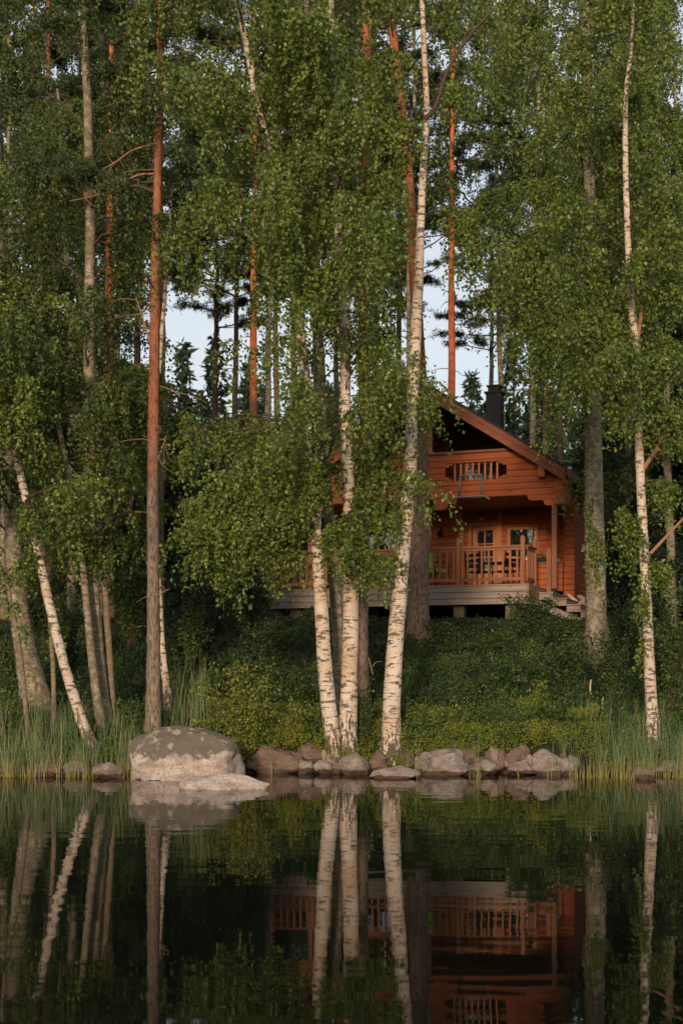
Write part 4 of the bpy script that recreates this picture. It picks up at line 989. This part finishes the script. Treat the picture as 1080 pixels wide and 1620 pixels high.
# ================================================================== UNDERGROWTH
def bush(label, x, y, w, h, n, leafm='cover_leaf', size=.04, D=None, stems=14, cat='bush', name='bush', group=None, down=0.0, spread=.5, sd=.10):
    if D is None: D = gd(x, y)
    X = (x - CX) / F * D; z = ground(X, D); W = w / F * D / 2; H = h / F * D
    o = empty(name, (X, D, z)); tag(o, label, cat, group); st = MB(); lf = MB(); per = max(4, n // stems)
    for k in range(stems):
        a = rng.uniform(0, 6.28); e = np.array([math.cos(a) * W * rng.uniform(.1, 1), math.sin(a) * W * spread * rng.uniform(.1, 1), H * rng.uniform(.45, 1.05)])
        b = np.array([rng.uniform(-.15, .15) * W, rng.uniform(-.1, .1) * W, 0]); path = smooth_poly([b, b + (e - b) * np.array([.35, .35, .6]), e], 8)
        st.tube(path, np.linspace(.007, .002, 8), 5, 0, cap=False)
        s = rng.uniform(.15, 1, per) * 7; i = np.minimum(s.astype(int), 6); fr = (s - i)[:, None]; c = path[i] * (1 - fr) + path[i + 1] * fr
        leaves(lf, c + rng.normal(0, sd * (.4 + W * .35), (per, 3)), size, 0, down, rnd=np.clip(rng.normal(rng.uniform(.35, .65), .15, per), 0, 1))
    st.build('stem', M['limb'], o, True); lf.build('foliage', M[leafm], o); return o
bush('yellow green leafy bush beside the big boulder with reddish stems', 388, 1205, 165, 165, 3000, 'shrub_leaf', .05, 23.75, 34, spread=.7, sd=.10)
bush('low yellow green bush right of the taller bush beside the boulder', 465, 1178, 80, 70, 700, 'shrub_leaf', .042, None, 14)
bush('leafy sapling shoots between the birch pair and the single birch', 578, 1185, 46, 110, 700, 'cover_leaf', .05, None, 10)
bush('leafy green bush in front of the right end of the deck', 845, 1030, 120, 85, 2200, 'cover_leaf', .06, None, 26)
bush('small flowering leafy shrub below the deck corner', 815, 990, 50, 50, 500, 'cover_leaf', .06, None, 10)
bush('leafy bush right of the slender white birch at the right edge', 1062, 1130, 110, 230, 2600, 'cover_leaf', .06, None, 24)
bush('tall leafy bush behind the slender white birch', 1020, 1085, 120, 150, 2200, 'cover_leaf', .06, None, 22)
bush('leafy green bush left of the slender white birch above the reeds', 965, 1120, 110, 120, 2000, 'cover_leaf', .055, None, 22)
bush('pale leafy shoot standing above the ground cover right of centre', 852, 1130, 36, 66, 260, 'shrub_leaf', .045, None, 5)
bush('leafy bush at the foot of the thick mossy birch', 20, 1120, 90, 120, 1300, 'cover_leaf', .06, None, 16)
bush('loose leafy bush behind the clump of three trunks', 110, 1070, 120, 120, 1800, 'cover_leaf', .065, None, 20)
bush('leafy sapling on the dark slope right of the boulder pine', 300, 1060, 90, 130, 1300, 'cover_leaf', .06, None, 16)
bush('leafy bush on the slope just left of the birch pair', 430, 1040, 110, 60, 1300, 'cover_leaf', .06, None, 18)
bush('leafy bush at the foot of the thick grey barked pine', 700, 1030, 90, 50, 1100, 'cover_leaf', .055, None, 16)
bush('leafy bush in the shade beneath the left deck', 500, 992, 110, 32, 700, 'cover_leaf', .065, None, 16)
bush('leafy bush on the slope below the driftwood', 905, 1030, 70, 60, 900, 'cover_leaf', .06, None, 14)
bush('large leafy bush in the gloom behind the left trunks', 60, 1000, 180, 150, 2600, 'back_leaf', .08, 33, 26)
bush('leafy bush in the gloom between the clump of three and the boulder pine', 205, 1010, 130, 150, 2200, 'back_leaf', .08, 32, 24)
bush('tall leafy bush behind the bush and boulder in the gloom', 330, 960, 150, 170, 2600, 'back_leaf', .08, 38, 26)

for k, (x, y, w_, h_, lb) in enumerate([(640,1150,60,50,'low leafy shoots just left of the single white birch foot'), (740,1140,70,60,'leafy shoots on the slope above the wide smooth rock'), (800,1100,80,50,'dark leafy shrub in the middle of the right slope'),
  (780,1165,70,50,'low bright shrub above the rusty brown rock'), (870,1165,80,60,'shrub above the grey rounded rock at the edge of the reeds'), (900,1090,100,80,'dark shrub left of the grey birch foot'), (720,1080,90,50,'shrub halfway up the slope below the deck'),
  (480,1120,80,60,'shrub left of the white birch pair halfway up the slope'), (400,1100,90,60,'dark shrub above the yellow green bush'), (650,1060,60,60,'shrub at the left foot of the thick grey barked pine'), (990,1060,80,110,'dark shrub between the grey birch and the slender white birch'),
  (540,1040,80,50,'shrub in the shade behind the white birch pair')]):
    bush(lb, x, y, w_, h_, int(w_ * h_ * .17), 'cover_leaf' if k % 3 else 'back_leaf', (.045, .06, .075)[k % 3], None, 14)
for k, (x, y, ex, ey, lb) in enumerate([(592,1075,583,1040,'crooked pale dead twig left of the single white birch'), (935,1100,934,1075,'pale dead stick upright on the slope below the grey birch'), (953,1125,953,1104,'short pale stick right of a similar taller one on the slope'),
  (908,1130,906,1112,'short broken stick leaning among the shrubs left of other sticks'), (1056,1080,1058,1062,'pale stick in the bushes right of the slender white birch'), (160,1178,205,1196,'fallen grey branch lying behind the pale rock at left'), (110,1010,140,1003,'fallen log in the gloom of the left wood'), (190,1000,232,990,'pale fallen log behind the boulder pine')]):
    D_ = gd(x, y); a_ = P(x, y, D_); b_ = P(ex, ey, D_ + .1); o = empty('dead_branch', a_); tag(o, lb, 'dead branch'); w = MB()
    L_ = b_ - a_; w.tube(smooth_poly([(0, 0, -.05), L_ * .5 + rng.normal(0, .03, 3), L_], 8), np.linspace(.022, .010, 8), 6, 0, .08)
    if k in (0, 5): w.tube(smooth_poly([L_ * .5, L_ * .6 + (.10, 0, .08), L_ * .7 + (.25, 0, .05)], 6), np.linspace(.012, .005, 6), 5)
    w.build('stick', M['driftwood'], o, True)
def fern_mesh():
    lf = MB(); st = MB()
    for k in range(11):
        a = k * .571 + rng.uniform(-.2, .2); L = rng.uniform(.45, .75); t = np.linspace(0, 1, 16)
        pth = np.column_stack([np.cos(a) * L * t, np.sin(a) * L * t, L * (1.15 * t - .95 * t * t)]) + (0, 0, .02)
        st.tube(pth, np.linspace(.006, .002, 16), 4, 0, cap=False)
        sd = np.array([-math.sin(a), math.cos(a), 0]); u = np.array([math.cos(a), math.sin(a), 0])
        for i in range(3, 16):
            for s_ in (-1, 1):
                ln = .17 * math.sin(math.pi * min(.97, t[i] * .82 + .12)) + .015; e = pth[i] + sd * s_ * ln + u * ln * .35 - np.array([0, 0, ln * .2]); w_ = u * .016
                lf.add([pth[i] - w_, pth[i] + w_, e], [(0, 1, 2)], 0, np.array([rng.uniform(.35, .7)]))
    return st.mesh('fern_stem', M['limb']), lf.mesh('fern_frond', M['birch_leaf'])
FM = [fern_mesh(), fern_mesh()]
for k, (x, y, sc, lb) in enumerate([(690,1120,.8,'fern right of the single white birch halfway up the slope'), (745,1095,.9,'fern on the mid slope below the deck corner'), (790,1140,.8,'fern above the rusty brown rock'), (830,1075,.9,'fern below the leafy bush at the right end of the deck'),
  (880,1120,.8,'fern left of the pale sticks on the right slope'), (715,1040,.9,'fern just below the deck supports'), (770,1035,.9,'fern below the middle of the deck'), (470,1075,.9,'fern left of the white birch pair'), (420,1130,.8,'fern behind the yellow green bush'), (600,1110,.9,'fern between the dark pine and the single white birch'),
  (340,1100,.9,'fern behind the big boulder'), (905,1150,.8,'fern behind the right reeds'), (655,1165,.7,'fern right at the foot of the single white birch')]):
    D_ = gd(x, y); X_ = (x - CX) / F * D_; o = empty('fern', (X_, D_, ground(X_, D_) + .03), rng.uniform(0, 6)); o.scale = (sc,) * 3; tag(o, lb, 'fern', 'ferns on the slope')
    link('stem', FM[k % 2][0], o); link('frond', FM[k % 2][1], o)
def surf_pts(n, xr, yr, pw=1.0):
    X = rng.uniform(*xr, n); Y = yr[0] + (yr[1] - yr[0]) * rng.uniform(0, 1, n) ** pw
    return X, Y
def cover():
    lf = MB(); nsh = 20000
    X, Y = surf_pts(nsh, (-9.5, 9.5), (24.0, 38), 1.25)
    keep = (np.abs(X) < Y * .26) & (np.array([noise.noise(Vector((x * 1.5, y * 1.5, 31))) for x, y in zip(X, Y)]) > -.22) ; X = X[keep]; Y = Y[keep]
    P0 = np.array([(x, y, ground(x, y)) for x, y in zip(X, Y)])
    dn = np.array([noise.noise(Vector((x * .9, y * .9, 7))) for x, y in zip(X, Y)])
    hgt = np.clip(.17 + .50 * dn + .06 * rng.normal(0, 1, len(X)), .05, .5) * np.clip((35.4 - Y) / 4.5, .08, 1)
    ucx = (X - 4.69) * .94 - (Y - 36) * .342; ucy = (X - 4.69) * .342 + (Y - 36) * .94
    hgt[(ucx < .6) & (ucx > -7) & (ucy > -.25)] = .03
    per = 15; t = rng.uniform(.15, 1, (len(X), per, 1))
    top = np.column_stack([rng.normal(0, .08, len(X)), rng.normal(-.03, .06, len(X)), hgt])
    q = P0[:, None, :] + top[:, None, :] * t + rng.normal(0, .03, (len(X), per, 3))
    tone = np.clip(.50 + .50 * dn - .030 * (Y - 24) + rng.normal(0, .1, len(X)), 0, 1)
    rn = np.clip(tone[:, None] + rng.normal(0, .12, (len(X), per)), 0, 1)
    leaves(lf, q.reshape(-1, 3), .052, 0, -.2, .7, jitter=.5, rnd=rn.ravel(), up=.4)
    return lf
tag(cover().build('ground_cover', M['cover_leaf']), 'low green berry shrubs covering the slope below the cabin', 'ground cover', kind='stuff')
def front_cover():
    lf = MB(); X, Y = surf_pts(4200, (-2.5, 4.6), (23.95, 26.2), 1.3)
    P0 = np.array([(x, y, ground(x, y)) for x, y in zip(X, Y)]); dn = np.array([noise.noise(Vector((x * 1.6, y * 1.6, 2))) for x, y in zip(X, Y)])
    hgt = np.clip(.20 + .25 * dn, .06, .45); per = 14; t = rng.uniform(.1, 1, (len(X), per, 1))
    top = np.column_stack([rng.normal(0, .08, len(X)), rng.normal(-.08, .06, len(X)), hgt])
    q = P0[:, None, :] + top[:, None, :] * t + rng.normal(0, .025, (len(X), per, 3))
    rn = np.clip(.45 + .3 * dn[:, None] + rng.normal(0, .16, (len(X), per)), 0, 1)
    leaves(lf, q.reshape(-1, 3), .034, 0, -.2, .7, rnd=rn.ravel(), up=.5); return lf
tag(front_cover().build('ground_cover', M['shrub_leaf']), 'brighter yellow green berry shrubs just above the shore rocks', 'ground cover', kind='stuff')

def blades(n, fn, w=.010, mat_='reed', segs=3):
    mb = MB(); X, Y, H = fn(n)
    Z = np.array([max(-.02, ground(x, y)) if ground(x, y) > 0 else -.03 for x, y in zip(X, Y)])
    m = len(X); az = rng.uniform(0, 6.28, m); bend = np.abs(rng.normal(0, .17, m)) * H + (rng.uniform(0, 1, m) < .08) * H * .6
    lean = rng.normal(0, .10, (m, 2)) * H[:, None]
    ts = np.linspace(0, 1, segs + 1); rows = []
    sd = np.column_stack([np.ones(m), rng.normal(0, .5, m), np.zeros(m)]); sd /= np.linalg.norm(sd, axis=1)[:, None]
    for t in ts:
        c = np.column_stack([X + lean[:, 0] * t + np.cos(az) * bend * t ** 2.2, Y + lean[:, 1] * t + np.sin(az) * bend * t ** 2.2, Z + H * t * (1 - .12 * (bend / H) * t)])
        ww = w * (1 - t * .85) * rng.uniform(.7, 1.2, m) / 2 if t else w * np.ones(m) / 2
        rows.append((c - sd * ww[:, None], c + sd * ww[:, None]))
    V = np.stack([p for r in rows for p in r], 1).reshape(-1, 3); k = 2 * (segs + 1); b = np.arange(m) * k
    f = np.concatenate([np.stack([b + 2 * i, b + 2 * i + 1, b + 2 * i + 3, b + 2 * i + 2], 1) for i in range(segs)])
    r = np.clip(rng.normal(.5, .2, m), 0, .85); r[rng.uniform(0, 1, m) < .15] = 1.0
    mb.add(V, f, 0, np.tile(r, segs)); return mb
def left_reeds(n):
    x = np.concatenate([rng.uniform(-40, 205, int(n * .72)), rng.normal(60, 50, n - int(n * .72))]); D = rng.uniform(22.5, 25.2, len(x))
    q = rng.integers(0, len(x), 110); pick = rng.integers(0, 110, len(x)); cl_ = rng.uniform(0, 1, len(x)) < .7
    x = np.where(cl_, x[q][pick] + rng.normal(0, 5, len(x)), x); D = np.where(cl_, D[q][pick] + rng.normal(0, .07, len(x)), D)
    return (x - CX) / F * D, D, np.clip(rng.normal(.56, .2, len(x)), .2, 1.15) * np.where(x > 190, .7, 1)
def right_reeds(n):
    x = 1120 - 275 * np.abs(rng.uniform(0, 1, n) + rng.uniform(0, 1, n) - 1) ** .8; D = rng.uniform(22.0, 24.9, n)
    q = rng.integers(0, n, 80); pick = rng.integers(0, 80, n); cl_ = rng.uniform(0, 1, n) < .7
    x = np.where(cl_, x[q][pick] + rng.normal(0, 6, n), x); D = np.where(cl_, D[q][pick] + rng.normal(0, .08, n), D)
    return (x - CX) / F * D, D, np.clip(rng.normal(.62, .2, n), .2, 1.05) * np.clip(.55 + (x - 850) / 300, .5, 1.05)
def stray(n):
    x = rng.choice([438, 655, 661, 752, 757, 745, 820, 872, 880, 640, 205, 200, 430, 905], n) + rng.normal(0, 5, n); D = rng.uniform(22.2, 23.4, n)
    return (x - CX) / F * D, D, rng.uniform(.3, .95, n)
tag(blades(1350, left_reeds, .011).build('reeds', M['reed']), 'tall green reeds standing in the shallow water on the left', 'reeds', kind='stuff')
tag(blades(850, right_reeds, .011).build('reeds', M['reed']), 'tall green and yellow reeds in the water on the right', 'reeds', kind='stuff')
tag(blades(60, stray, .009).build('reeds', M['reed']), 'few single reed stalks before the shore rocks', 'reeds', kind='stuff')
def slope_grass(n):
    X, Y = surf_pts(n, (-8.5, 8.5), (24.1, 37), 1.2); return X, Y, rng.uniform(.12, .5, n) * np.clip((35.2 - Y) / 4.0, .08, 1)
tag(blades(3500, slope_grass, .008).build('grass', M['cover_leaf']), 'thin grass growing among the berry shrubs on the slope', 'grass', kind='stuff')
def tall_grass(n):
    x = np.concatenate([rng.normal(205, 14, n // 3), rng.normal(300, 26, n - n // 3)]); D = np.where(x < 240, rng.uniform(23.3, 24.0, n), rng.uniform(24.3, 26, n))
    return (x - CX) / F * D, D, rng.uniform(.4, 1.25, n)
tag(blades(230, tall_grass, .010).build('grass', M['reed']), 'tall coarse grass either side of the boulder pine', 'grass', kind='stuff')

# ================================================================== LIGHT, SKY, CAMERA
EL, AZ = 10.0, 9.0
wd = bpy.data.worlds.new('World'); SC.world = wd; wd.use_nodes = True
nt = wd.node_tree; bgn = nt.nodes['Background']; sky = nt.nodes.new('ShaderNodeTexSky'); sky.sky_type = 'NISHITA'; sky.sun_disc = False
sky.sun_elevation = math.radians(EL); sky.sun_rotation = math.radians(180 + AZ); sky.altitude = 100; sky.air_density = 1.0; sky.dust_density = 2.0; sky.ozone_density = 1.5
wv = nt.nodes.new('ShaderNodeTexCoord'); wm = nt.nodes.new('ShaderNodeMapping'); wm.inputs['Scale'].default_value = (1, 1, 3); nt.links.new(wv.outputs['Generated'], wm.inputs[0])
cl = ramp(nt, nz(nt, wm.outputs[0], 2.2, 5, .55), [(.30, (.45,.45,.45)), (.7, (.9,.9,.9))]).outputs[0]      # thin bright evening veil of cloud
nt.links.new(mixc(nt, cl, sky.outputs[0], (3.6, 3.65, 3.75)), bgn.inputs[0]); bgn.inputs[1].default_value = .15
sl = bpy.data.lights.new('sun', 'SUN'); sl.energy = 2.25; sl.angle = math.radians(5); sl.color = (1.0, .80, .60)
so = bpy.data.objects.new('sun', sl); COL.objects.link(so); so.rotation_euler = (math.radians(90 - EL), 0, math.radians(-AZ)); so.location = (-20, -60, 30)
cam = bpy.data.cameras.new('camera'); cam.lens = 50; cam.sensor_width = 36; cam.sensor_fit = 'AUTO'; cam.shift_y = (HY - 810) / 1620; cam.clip_end = 3000; cam.clip_start = .1
cam.dof.use_dof = True; cam.dof.focus_distance = 24.0; cam.dof.aperture_fstop = 2.0
cobj = bpy.data.objects.new('camera', cam); COL.objects.link(cobj); cobj.location = (0, 0, CH); cobj.rotation_euler = (math.radians(90), 0, 0); SC.camera = cobj
SC.view_settings.view_transform = 'Standard'; SC.view_settings.look = 'None'; SC.view_settings.exposure = 0.6; SC.view_settings.gamma = 1
SC.render.engine = 'CYCLES'; SC.cycles.max_bounces = 7; SC.cycles.diffuse_bounces = 3; SC.cycles.glossy_bounces = 3; SC.cycles.transmission_bounces = 3; SC.cycles.use_denoising = True
SC.cycles.caustics_reflective = False; SC.cycles.sample_clamp_indirect = 4
